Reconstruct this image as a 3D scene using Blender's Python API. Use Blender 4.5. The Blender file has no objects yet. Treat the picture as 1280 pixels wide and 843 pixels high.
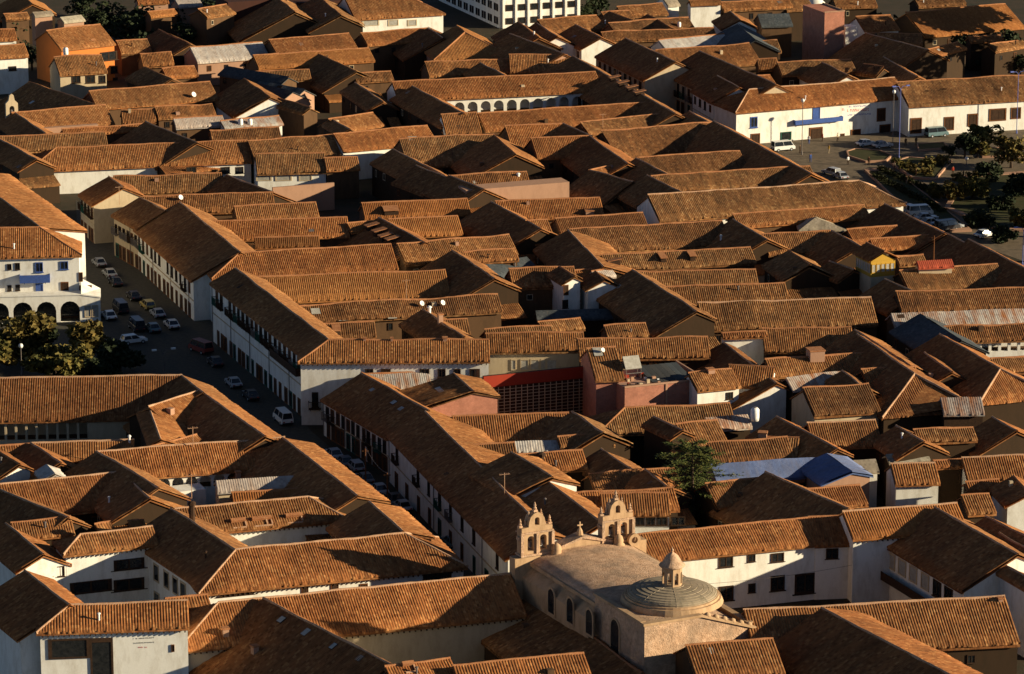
import bpy, bmesh, math, random
import numpy as np
from mathutils import Vector, Matrix, noise
from mathutils.geometry import tessellate_polygon
from mathutils.bvhtree import BVHTree
random.seed(7)
R = math.radians
S = bpy.context.scene
COL = S.collection

# ------------------------------------------------------------------ camera
F = 4670.0; CX = 640.0; CY = 421.5; CAMH = 150.0
PITCH = math.atan(1221.5 / F)
cam_d = bpy.data.cameras.new('camera'); cam = bpy.data.objects.new('camera', cam_d); COL.objects.link(cam)
cam.location = (0, 0, CAMH); cam.rotation_euler = (math.pi / 2 - PITCH, 0, 0)
cam_d.sensor_width = 36.0; cam_d.lens = 36.0 * F / 1280.0
cam_d.clip_start = 1.0; cam_d.clip_end = 6000.0
S.camera = cam

# ------------------------------------------------------------------ light
AZB = R(20.8)                                   # the long streets run this far left of the view
UA = Vector((math.cos(AZB), math.sin(AZB), 0))  # along the cross streets (to the right)
UB = Vector((-math.sin(AZB), math.cos(AZB), 0)) # along the long streets (away)
SUN_EL = R(14.5); SUN_PHI = R(29)
sh = (UA * math.cos(SUN_PHI) - UB * math.sin(SUN_PHI)).normalized()
to_sun = Vector((sh.x * math.cos(SUN_EL), sh.y * math.cos(SUN_EL), math.sin(SUN_EL)))
sun_d = bpy.data.lights.new('sun', 'SUN'); sun = bpy.data.objects.new('sun', sun_d); COL.objects.link(sun)
sun.location = (200, 300, 300)
sun.rotation_euler = to_sun.to_track_quat('Z', 'Y').to_euler()
sun_d.energy = 5.0; sun_d.angle = R(0.5); sun_d.color = (1.0, 0.85, 0.58)
world = bpy.data.worlds.new("World"); S.world = world; world.use_nodes = True
wn = world.node_tree.nodes; wl = world.node_tree.links
bg = wn.get('Background') or wn.new('ShaderNodeBackground')
sky = wn.new('ShaderNodeTexSky'); sky.sky_type = 'NISHITA'; sky.sun_disc = False
sky.sun_elevation = SUN_EL; sky.sun_rotation = math.atan2(to_sun.x, to_sun.y)
sky.altitude = 3400; sky.air_density = 0.6; sky.dust_density = 0.7; sky.ozone_density = 0.0
wl.new(sky.outputs[0], bg.inputs[0]); bg.inputs[1].default_value = 0.05
S.view_settings.view_transform = 'Standard'; S.view_settings.look = 'None'
S.view_settings.exposure = 0.95; S.view_settings.gamma = 1.0; S.view_settings.use_curve_mapping = False
S.cycles.max_bounces = 4; S.cycles.diffuse_bounces = 2

# ------------------------------------------------------------------ pixel -> place
cp, sp = math.cos(PITCH), math.sin(PITCH)
def ray(px, py):
    a = (px - CX) / F; b = -(py - CY) / F
    return Vector((a, cp + b * sp, b * cp - sp)).normalized()
def at(px, py, z=0.0):
    d = ray(px, py); t = (z - CAMH) / d.z
    return Vector((d.x * t, d.y * t, z))
def proj(p):
    x, y, z = p[0], p[1], p[2] - CAMH
    depth = y * cp - z * sp; up = y * sp + z * cp
    return CX + F * x / depth, CY - F * up / depth
TX = (0, 320, 640, 950); TY = (0, 210, 420, 623); ZK = 3.83
def tp(t, x, y):                                # survey sheet coordinates -> photo pixel
    return TX[int(t[0])] + x / ZK, TY[int(t[1])] + y / ZK

# ------------------------------------------------------------------ materials
def nd(nt, t, **k):
    n = nt.nodes.new(t)
    for a, b in k.items(): setattr(n, a, b)
    return n
def mat_base(name, rough=0.9, spec=0.2):
    m = bpy.data.materials.new(name); m.use_nodes = True
    b = m.node_tree.nodes['Principled BSDF']; b.inputs['Roughness'].default_value = rough
    b.inputs['Specular IOR Level'].default_value = spec
    return m, m.node_tree, b
def ramp(nt, fac, cols):
    r = nd(nt, 'ShaderNodeValToRGB'); e = r.color_ramp.elements
    while len(e) < len(cols): e.new(0.5)
    for i, (p, c) in enumerate(cols): e[i].position = p; e[i].color = (*c, 1)
    nt.links.new(fac, r.inputs[0]); return r.outputs[0]
def mixc(nt, f, a, b, mode='MIX'):
    m = nd(nt, 'ShaderNodeMix', data_type='RGBA', blend_type=mode)
    for s, v in ((m.inputs[0], f), (m.inputs[6], a), (m.inputs[7], b)):
        if hasattr(v, 'is_output'): nt.links.new(v, s)
        elif isinstance(v, (int, float)): s.default_value = v
        else: s.default_value = (*v, 1)
    return m.outputs[2]
def mapped(nt, src, scale, loc=None):
    mp = nd(nt, 'ShaderNodeMapping'); mp.inputs['Scale'].default_value = scale
    nt.links.new(src, mp.inputs['Vector'])
    if loc is not None: nt.links.new(loc, mp.inputs['Location'])
    return mp.outputs[0]
def noise_n(nt, vec, scale, detail=4, rough=0.6):
    n = nd(nt, 'ShaderNodeTexNoise'); n.inputs['Scale'].default_value = scale
    n.inputs['Detail'].default_value = detail; n.inputs['Roughness'].default_value = rough
    nt.links.new(vec, n.inputs['Vector']); return n.outputs['Fac']
def tile_mat(name, c_dark, c_mid, c_light, dirt, dirt_amt=0.5):
    m, nt, b = mat_base(name, 0.92, 0.15); L = nt.links
    uv = nd(nt, 'ShaderNodeUVMap'); oi = nd(nt, 'ShaderNodeObjectInfo')
    sc = mapped(nt, uv.outputs[0], (1 / .32, 1 / .42, 1))
    fl = nd(nt, 'ShaderNodeVectorMath', operation='FLOOR'); L.new(sc, fl.inputs[0])
    ad = nd(nt, 'ShaderNodeVectorMath', operation='ADD'); L.new(fl.outputs[0], ad.inputs[0])
    mu = nd(nt, 'ShaderNodeMath', operation='MULTIPLY'); mu.inputs[1].default_value = 371.0; L.new(oi.outputs['Random'], mu.inputs[0])
    L.new(mu.outputs[0], ad.inputs[1])
    wnz = nd(nt, 'ShaderNodeTexWhiteNoise'); L.new(ad.outputs[0], wnz.inputs[0])
    base = ramp(nt, wnz.outputs[0], [(0.0, c_dark), (0.3, c_mid), (0.75, c_mid), (1.0, c_light)])
    geo = nd(nt, 'ShaderNodeNewGeometry')
    st = noise_n(nt, mapped(nt, uv.outputs[0], (1.1, .22, 1), mu.outputs[0]), 1.0, 5, 0.65)
    stf = ramp(nt, st, [(0.42, (0, 0, 0)), (0.68, (1, 1, 1))])
    mm = nd(nt, 'ShaderNodeMath', operation='MULTIPLY'); L.new(stf, mm.inputs[0]); mm.inputs[1].default_value = dirt_amt
    c1 = mixc(nt, mm.outputs[0], base, dirt)
    big = noise_n(nt, geo.outputs['Position'], 0.09, 3)
    bf = ramp(nt, big, [(0.35, (.78, .76, .74)), (0.65, (1.15, 1.14, 1.1))])
    c2 = mixc(nt, 1.0, c1, bf, 'MULTIPLY')
    rn = ramp(nt, oi.outputs['Random'], [(0, (.62, .62, .66)), (.25, (.95, .86, .8)), (.5, (1, 1, 1)), (.75, (.82, .86, .9)), (1, (1.2, 1.08, .98))])
    c3 = mixc(nt, 1.0, c2, rn, 'MULTIPLY')
    sp_ = noise_n(nt, geo.outputs['Position'], 2.4, 3, .7)
    lf = ramp(nt, sp_, [(0.66, (0, 0, 0)), (0.76, (1, 1, 1))])
    ml = nd(nt, 'ShaderNodeMath', operation='MULTIPLY'); L.new(lf, ml.inputs[0]); ml.inputs[1].default_value = 0.22 * dirt_amt * 2
    c4 = mixc(nt, ml.outputs[0], c3, (.52, .40, .24))
    L.new(c4, b.inputs['Base Color'])
    sx = nd(nt, 'ShaderNodeSeparateXYZ'); L.new(sc, sx.inputs[0])
    fr = nd(nt, 'ShaderNodeMath', operation='FRACT'); L.new(sx.outputs[1], fr.inputs[0])
    ad2 = nd(nt, 'ShaderNodeMath', operation='ADD'); L.new(fr.outputs[0], ad2.inputs[0]); L.new(wnz.outputs[0], ad2.inputs[1])
    bp = nd(nt, 'ShaderNodeBump'); bp.inputs['Strength'].default_value = 0.45; bp.inputs['Distance'].default_value = 0.05
    L.new(ad2.outputs[0], bp.inputs['Height']); L.new(bp.outputs[0], b.inputs['Normal'])
    return m
def plain_mat(name, c, c2=None, scale=1.2, rough=0.9, spec=0.2, metal=0.0, bump=0.0, thr=(0.4, 0.7)):
    m, nt, b = mat_base(name, rough, spec); b.inputs['Metallic'].default_value = metal
    geo = nd(nt, 'ShaderNodeNewGeometry')
    n = noise_n(nt, geo.outputs['Position'], scale, 5, .65)
    c2 = c2 or tuple(x * .7 for x in c)
    nt.links.new(ramp(nt, n, [(thr[0], c), (thr[1], c2)]), b.inputs['Base Color'])
    if bump:
        bp = nd(nt, 'ShaderNodeBump'); bp.inputs['Strength'].default_value = bump; bp.inputs['Distance'].default_value = 0.08
        n2 = noise_n(nt, geo.outputs['Position'], scale * 5, 4)
        nt.links.new(n2, bp.inputs['Height']); nt.links.new(bp.outputs[0], b.inputs['Normal'])
    return m
def wall_mat(name, c, stain, amt=0.35):
    m, nt, b = mat_base(name, .93, .15); geo = nd(nt, 'ShaderNodeNewGeometry')
    n = noise_n(nt, mapped(nt, geo.outputs['Position'], (1, 1, .35)), .9, 6, .7)
    f = ramp(nt, n, [(0.45, (0, 0, 0)), (0.75, (amt, amt, amt))])
    n2 = noise_n(nt, geo.outputs['Position'], 6, 3)
    f2 = ramp(nt, n2, [(.3, (.93, .93, .93)), (.7, (1, 1, 1))])
    c1 = mixc(nt, f, c, stain); c2 = mixc(nt, 1.0, c1, f2, 'MULTIPLY')
    nt.links.new(c2, b.inputs['Base Color'])
    bp = nd(nt, 'ShaderNodeBump'); bp.inputs['Strength'].default_value = .3; bp.inputs['Distance'].default_value = .05
    nt.links.new(n, bp.inputs['Height']); nt.links.new(bp.outputs[0], b.inputs['Normal'])
    return m
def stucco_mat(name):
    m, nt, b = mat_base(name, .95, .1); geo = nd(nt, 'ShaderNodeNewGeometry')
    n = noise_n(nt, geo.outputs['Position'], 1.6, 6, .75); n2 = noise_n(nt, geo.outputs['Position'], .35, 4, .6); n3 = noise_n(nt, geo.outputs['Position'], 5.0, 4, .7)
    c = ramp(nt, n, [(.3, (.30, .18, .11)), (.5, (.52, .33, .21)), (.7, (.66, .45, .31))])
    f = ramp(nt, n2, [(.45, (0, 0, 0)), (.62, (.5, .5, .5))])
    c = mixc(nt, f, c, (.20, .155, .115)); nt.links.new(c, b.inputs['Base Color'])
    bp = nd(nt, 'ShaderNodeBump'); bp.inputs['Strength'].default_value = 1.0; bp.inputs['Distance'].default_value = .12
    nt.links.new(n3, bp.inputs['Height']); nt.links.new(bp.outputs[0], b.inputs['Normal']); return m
def brick_mat(name, c1, c2, mortar, bw=.24, bh=.09):
    m, nt, b = mat_base(name, .93, .1)
    tc = nd(nt, 'ShaderNodeTexCoord'); sx = nd(nt, 'ShaderNodeSeparateXYZ'); nt.links.new(tc.outputs['Object'], sx.inputs[0])
    ad = nd(nt, 'ShaderNodeMath', operation='ADD'); nt.links.new(sx.outputs[0], ad.inputs[0]); nt.links.new(sx.outputs[1], ad.inputs[1])
    cb = nd(nt, 'ShaderNodeCombineXYZ'); nt.links.new(ad.outputs[0], cb.inputs[0]); nt.links.new(sx.outputs[2], cb.inputs[1])
    br = nd(nt, 'ShaderNodeTexBrick'); nt.links.new(cb.outputs[0], br.inputs['Vector'])
    br.inputs['Scale'].default_value = 1; br.inputs['Brick Width'].default_value = bw; br.inputs['Row Height'].default_value = bh
    br.inputs['Mortar Size'].default_value = bh * .12
    for k, c in (('Color1', c1), ('Color2', c2), ('Mortar', mortar)): br.inputs[k].default_value = (*c, 1)
    geo = nd(nt, 'ShaderNodeNewGeometry')
    n = noise_n(nt, geo.outputs['Position'], .8, 5, .7)
    f = ramp(nt, n, [(.3, (.75, .75, .75)), (.7, (1.1, 1.1, 1.1))])
    nt.links.new(mixc(nt, 1.0, br.outputs[0], f, 'MULTIPLY'), b.inputs['Base Color'])
    bp = nd(nt, 'ShaderNodeBump'); bp.inputs['Strength'].default_value = .5; bp.inputs['Distance'].default_value = .03
    nt.links.new(br.outputs['Fac'], bp.inputs['Height']); bp.invert = True; nt.links.new(bp.outputs[0], b.inputs['Normal'])
    return m
M = {
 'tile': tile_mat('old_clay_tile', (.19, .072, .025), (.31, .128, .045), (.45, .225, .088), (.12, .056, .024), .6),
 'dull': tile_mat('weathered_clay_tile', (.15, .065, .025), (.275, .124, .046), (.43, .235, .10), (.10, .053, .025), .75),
 'new': tile_mat('new_clay_tile', (.27, .10, .032), (.335, .14, .045), (.44, .20, .07), (.17, .075, .028), .4),
 'red': tile_mat('red_sheet', (.42, .09, .05), (.46, .10, .055), (.5, .12, .07), (.3, .07, .04), .2),
 'metal': tile_mat('zinc_sheet', (.36, .34, .33), (.48, .45, .43), (.58, .54, .5), (.32, .19, .11), .4),
 'rust': tile_mat('rusty_sheet', (.30, .25, .22), (.44, .40, .37), (.52, .46, .4), (.33, .13, .05), 1.0),
 'slate': tile_mat('slate_sheet', (.045, .055, .065), (.07, .08, .09), (.10, .11, .12), (.05, .05, .05), .5),
 'grey': tile_mat('fibre_cement_sheet', (.30, .26, .20), (.40, .35, .27), (.46, .40, .32), (.2, .17, .12), .5),
 'blue': tile_mat('blue_sheet', (.10, .15, .33), (.125, .185, .385), (.15, .21, .42), (.15, .165, .25), .6),
 'white': wall_mat('white_plaster', (.80, .77, .70), (.36, .29, .19), .5),
 'cream': wall_mat('cream_plaster', (.52, .41, .27), (.28, .20, .12), .5),
 'adobe': wall_mat('adobe_wall', (.12, .066, .034), (.06, .036, .02), .7),  # base colour lowered so gable and yard walls read as shaded
 'shade_darkened': wall_mat('shadow_darkened_adobe', (.045, .026, .014), (.03, .02, .011), .7),  # courtyard shadow painted into the wall colour, nearly black
 'pink': wall_mat('pink_plaster', (.40, .23, .15), (.25, .14, .09), .5),
 'orange': wall_mat('orange_plaster', (.62, .19, .045), (.4, .13, .035)),
 'dark': wall_mat('dark_red_wall', (.06, .025, .018), (.03, .018, .012)),  # darkened so the top edge block looks unlit despite the sun
 'stone': wall_mat('church_stone', (.46, .30, .175), (.24, .145, .075), .9),
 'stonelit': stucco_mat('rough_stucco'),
 'brick': brick_mat('brick_wall', (.46, .19, .125), (.39, .155, .10), (.40, .25, .18)),
 'yellow': wall_mat('yellow_paint', (.48, .28, .04), (.3, .18, .04)),
 'redpaint': wall_mat('red_paint', (.28, .035, .018), (.36, .05, .02)),
 'lichen': wall_mat('dome_stone', (.32, .255, .18), (.15, .13, .09), .9),
 'wood': plain_mat('dark_wood', (.035, .018, .010), (.06, .03, .015), 3),
 'brownwood': plain_mat('brown_wood', (.16, .06, .02), (.09, .035, .012), 3),
 'bluewood': plain_mat('blue_painted_wood', (.05, .10, .32), (.04, .07, .2), 3),
 'greenwood': plain_mat('green_painted_wood', (.02, .09, .06), (.015, .05, .04), 3),
 'glass': plain_mat('window_glass', (.012, .014, .016), (.03, .03, .03), 2, .12, .6),
 'skyglass': plain_mat('skylight_glass', (.30, .28, .24), (.42, .40, .36), 2, .3, .5),
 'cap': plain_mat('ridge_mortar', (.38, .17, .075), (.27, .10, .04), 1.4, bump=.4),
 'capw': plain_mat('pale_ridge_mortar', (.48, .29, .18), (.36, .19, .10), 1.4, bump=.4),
 'road': plain_mat('cobbled_road', (.055, .050, .040), (.085, .075, .055), 1.5, bump=.5),
 'paving': plain_mat('stone_paving', (.16, .12, .08), (.09, .07, .048), .7, bump=.3),
 'earth': plain_mat('bare_earth', (.055, .038, .022), (.03, .028, .014), .25, bump=.4),
 'grass': plain_mat('dry_grass', (.035, .038, .010), (.055, .045, .016), .5, bump=.5),
 'iron': plain_mat('iron', (.10, .09, .09), (.16, .12, .1), 4, .5, .5),
 'bluemetal': plain_mat('blue_metal', (.10, .14, .45), (.08, .10, .3), 4, .5, .5),
 'lampglass': plain_mat('lamp_globe', (.75, .74, .70), (.6, .6, .58), 4, .3, .5),
 'tank': plain_mat('white_plastic', (.8, .78, .76), (.6, .57, .52), 3, .5),
 'bark': plain_mat('bark', (.07, .045, .03), (.04, .028, .02), 5, bump=.5),
 'tyre': plain_mat('tyre', (.015, .015, .015), None, 4), 'carglass': plain_mat('car_glass', (.02, .024, .03), None, 2, .08, .7),
 'light': plain_mat('headlight', (.7, .7, .65), None, 3, .2, .6),
 'skin': plain_mat('skin', (.30, .16, .09), None, 4),
 'cloth': plain_mat('grey_tarpaulin', (.34, .33, .32), (.22, .2, .18), 2),
 'letter': plain_mat('red_lettering', (.55, .06, .05), None, 3), 'letterb': plain_mat('blue_lettering', (.10, .10, .40), None, 3),
 'letterd': plain_mat('grey_lettering', (.16, .15, .12), None, 3),
}
def leaf_mat(name, a, b_, c):
    m, nt, b = mat_base(name, .8, .2); geo = nd(nt, 'ShaderNodeNewGeometry')
    n = noise_n(nt, geo.outputs['Position'], .9, 3)
    w = nd(nt, 'ShaderNodeTexWhiteNoise'); nt.links.new(geo.outputs['Random Per Island'], w.inputs[1]); w.noise_dimensions = '1D'
    c1 = ramp(nt, n, [(.35, a), (.65, b_)])
    nt.links.new(mixc(nt, w.outputs[0], c1, c), b.inputs['Base Color'])
    return m
M['leafgold'] = leaf_mat('golden_leaves', (.10, .07, .016), (.17, .11, .024), (.07, .06, .015))
M['leafolive'] = leaf_mat('olive_leaves', (.09, .075, .016), (.16, .11, .022), (.06, .06, .015))
M['leafdark'] = leaf_mat('dark_leaves', (.018, .028, .010), (.035, .042, .014), (.012, .02, .008))
M['leafcon'] = leaf_mat('conifer_needles', (.06, .08, .018), (.18, .16, .04), (.045, .065, .015))
M['hedge'] = leaf_mat('hedge_leaves', (.02, .03, .01), (.05, .05, .015), (.03, .03, .01))
def paint(name, c):
    m, nt, b = mat_base(name, .35, .5); b.inputs['Base Color'].default_value = (*c, 1)
    b.inputs['Coat Weight'].default_value = .3
    geo = nd(nt, 'ShaderNodeNewGeometry'); n = noise_n(nt, geo.outputs['Position'], 3, 4)
    nt.links.new(ramp(nt, n, [(.4, c), (.8, tuple(x * .8 for x in c))]), b.inputs['Base Color']); return m
for k, c in dict(pwhite=(.75, .75, .73), psilver=(.42, .43, .45), pdark=(.03, .03, .035), pblue=(.05, .10, .22), pteal=(.10, .17, .19), pred=(.25, .04, .03), pyellow=(.6, .45, .12), pgrey=(.15, .15, .16)).items():
    M[k] = paint('car_paint_' + k[1:], c)

# ------------------------------------------------------------------ object helpers
def mesh_np(name, V, Fq, uv=None, mat=None, smooth=False):
    me = bpy.data.meshes.new(name)
    V = np.asarray(V, dtype=np.float32); Fq = np.asarray(Fq, dtype=np.int32); k = Fq.shape[1]
    me.vertices.add(len(V)); me.vertices.foreach_set('co', V.ravel())
    me.loops.add(Fq.size); me.loops.foreach_set('vertex_index', Fq.ravel())
    me.polygons.add(len(Fq)); me.polygons.foreach_set('loop_start', np.arange(0, Fq.size, k, dtype=np.int32))
    me.update(calc_edges=True)
    if uv is not None:
        l = me.uv_layers.new(name='UVMap'); l.data.foreach_set('uv', np.asarray(uv, dtype=np.float32)[Fq.ravel()].ravel())
    if mat: me.materials.append(M[mat])
    if smooth: me.polygons.foreach_set('use_smooth', np.ones(len(Fq), dtype=bool))
    return me
def link(name, me, parent=None, loc=None, rotz=None, scale=None, kind=None):
    o = bpy.data.objects.new(name, me); COL.objects.link(o)
    if parent: o.parent = parent
    if loc is not None: o.location = loc
    if rotz is not None: o.rotation_euler = (0, 0, rotz)
    if scale is not None: o.scale = scale
    if kind: o['kind'] = kind
    return o
def thing(name, label, cat, loc=(0, 0, 0), rotz=0, group=None):
    o = link(name, None, None, loc, rotz); o['label'] = label; o['category'] = cat
    if group: o['group'] = group
    return o
def tag(o, label, cat, group=None):
    o['label'] = label; o['category'] = cat
    if group: o['group'] = group
    return o
class MB:
    def __init__(s): s.v = []; s.f = []
    def box(s, x0, x1, y0, y1, z0, z1):
        b = len(s.v); s.v += [(x, y, z) for z in (z0, z1) for y in (y0, y1) for x in (x0, x1)]
        s.f += [tuple(b + i for i in q) for q in ((0, 2, 3, 1), (4, 5, 7, 6), (0, 1, 5, 4), (2, 6, 7, 3), (0, 4, 6, 2), (1, 3, 7, 5))]
        return s
    def hexa(s, bot, top):
        b = len(s.v); n = len(bot); s.v += [tuple(p) for p in bot] + [tuple(p) for p in top]
        s.f += [tuple(b + i for i in reversed(range(n))), tuple(b + n + i for i in range(n))]
        s.f += [(b + i, b + (i + 1) % n, b + n + (i + 1) % n, b + n + i) for i in range(n)]
        return s
    def lathe(s, prof, c=(0, 0, 0), n=16, a0=0):
        b = len(s.v)
        for r, z in prof:
            for i in range(n):
                a = a0 + 2 * math.pi * i / n; s.v.append((c[0] + r * math.cos(a), c[1] + r * math.sin(a), c[2] + z))
        for j in range(len(prof) - 1):
            for i in range(n):
                i2 = (i + 1) % n; s.f.append((b + j * n + i, b + j * n + i2, b + (j + 1) * n + i2, b + (j + 1) * n + i))
        s.f.append(tuple(b + i for i in reversed(range(n)))); s.f.append(tuple(b + (len(prof) - 1) * n + i for i in range(n)))
        return s
    def tube(s, pts, rad, n=6):
        pts = [Vector(p) for p in pts]; b = len(s.v); up = Vector((0.01, 0.02, 1))
        for k, p in enumerate(pts):
            d = (pts[min(k + 1, len(pts) - 1)] - pts[max(k - 1, 0)]).normalized()
            u = d.cross(up if abs(d.z) < .95 else Vector((1, 0, 0))).normalized(); w = d.cross(u)
            r = rad[k] if isinstance(rad, (list, tuple)) else rad
            for i in range(n):
                a = 2 * math.pi * i / n; s.v.append(tuple(p + (u * math.cos(a) + w * math.sin(a)) * r))
        for k in range(len(pts) - 1):
            for i in range(n):
                i2 = (i + 1) % n; s.f.append((b + k * n + i, b + k * n + i2, b + (k + 1) * n + i2, b + (k + 1) * n + i))
        s.f.append(tuple(b + i for i in reversed(range(n)))); s.f.append(tuple(b + (len(pts) - 1) * n + i for i in range(n)))
        return s
    def poly(s, outline, holes, y0, y1):
        """x,z outline with holes, extruded from y0 to y1"""
        loops = [outline] + list(holes)
        tris = tessellate_polygon([[Vector((a, b_, 0)) for a, b_ in l] for l in loops])
        flat = [p for l in loops for p in l]; b = len(s.v); n = len(flat)
        s.v += [(a, y0, z) for a, z in flat] + [(a, y1, z) for a, z in flat]
        s.f += [(b + t[0], b + t[1], b + t[2]) for t in tris] + [(b + n + t[2], b + n + t[1], b + n + t[0]) for t in tris]
        k = 0
        for l in loops:
            m = len(l)
            s.f += [(b + k + i, b + k + (i + 1) % m, b + n + k + (i + 1) % m, b + n + k + i) for i in range(m)]
            k += m
        return s
    def mesh(s, name, mat, smooth=False, fix=True):
        me = bpy.data.meshes.new(name); me.from_pydata(s.v, [], s.f); 
        if fix:
            bm = bmesh.new(); bm.from_mesh(me); bmesh.ops.recalc_face_normals(bm, faces=bm.faces); bm.to_mesh(me); bm.free()
        me.materials.append(M[mat])
        if smooth:
            me.polygons.foreach_set('use_smooth', [True] * len(me.polygons))
        me.update(); return me
    def build(s, name, mat, parent=None, loc=None, rotz=None, smooth=False, kind=None):
        return link(name, s.mesh(name, mat, smooth), parent, loc, rotz, None, kind)
def arch(cx, w, z0, zs, n=8):
    """arched opening, springing at zs"""
    r = w / 2; pts = [(cx - r, z0), (cx + r, z0)]
    pts += [(cx + r * math.cos(math.pi * i / n), zs + r * math.sin(math.pi * i / n)) for i in range(n + 1)]
    return pts

# ------------------------------------------------------------------ roofs
def nz(x, y, sc=.13, off=0.0):
    return noise.noise(Vector((x * sc + off, y * sc, off)))
def tile_slope(V, Fc, UV, o, ex, down, L0, top_fn, wtot, drop, col, prof, nv, wob, cx0):
    """o: ridge start (local). ex: dir along ridge, down: horizontal dir to eave. top_fn(x)-> distance from the ridge where this column starts"""
    k = len(prof); n = max(2, int(round(L0[1] - L0[0]) / col)) * k + 1
    xs = np.linspace(L0[0], L0[1], n); hs = np.array([prof[i % k] for i in range(n)])
    t0 = np.array([top_fn(x) for x in xs])
    base = len(V); tanp = drop / wtot; cosp = 1 / math.sqrt(1 + tanp * tanp)
    seed = cx0
    rows = []
    for j in range(nv + 2):
        if j <= nv: t = j / nv; d = t0 + (wtot - t0) * t; lift = 0.0
        else: d = np.full(n, wtot + 0.0) ; lift = -0.22
        px = o[0] + ex[0] * xs + down[0] * d; py = o[1] + ex[1] * xs + down[1] * d
        pz = o[2] - d * tanp + .10 + hs + lift
        if lift: pz = o[2] - d * tanp - .10 + hs * .3
        w = np.array([nz(a, b, .16, seed) * wob + nz(a, b, .5, seed + 9) * wob * .4 for a, b in zip(px[::k], py[::k])])
        w = np.interp(np.arange(n), np.arange(0, n, k), w) + wob * .9
        if t0.max() > 0 and j == 0: w = w
        pz = pz + w
        if j == nv or j == nv + 1:
            jit = np.repeat([random.uniform(-.07, .07) for _ in range(n // k + 1)], k)[:n]
            if j == nv: rows_j = jit
            else: jit = rows_j
            px = px + down[0] * jit; py = py + down[1] * jit
        for a in range(n): V.append((px[a], py[a], pz[a]))
        for a in range(n): UV.append((xs[a] + seed * 3, d[a] / cosp))
    for j in range(nv + 1):
        for a in range(n - 1):
            i = base + j * n + a
            if j < nv and t0[a] >= wtot - .02 and t0[a + 1] >= wtot - .02: continue
            Fc.append((i, i + n, i + n + 1, i + 1))
PROF = {'tile': (0, .065, .09, .065), 'flat': (0, .0), 'corr': (0, .035, .05, .035)}
BLD = {}; PLANES = []; ALLB = []
class Bld: pass
count = [0]
OV = .45
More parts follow.
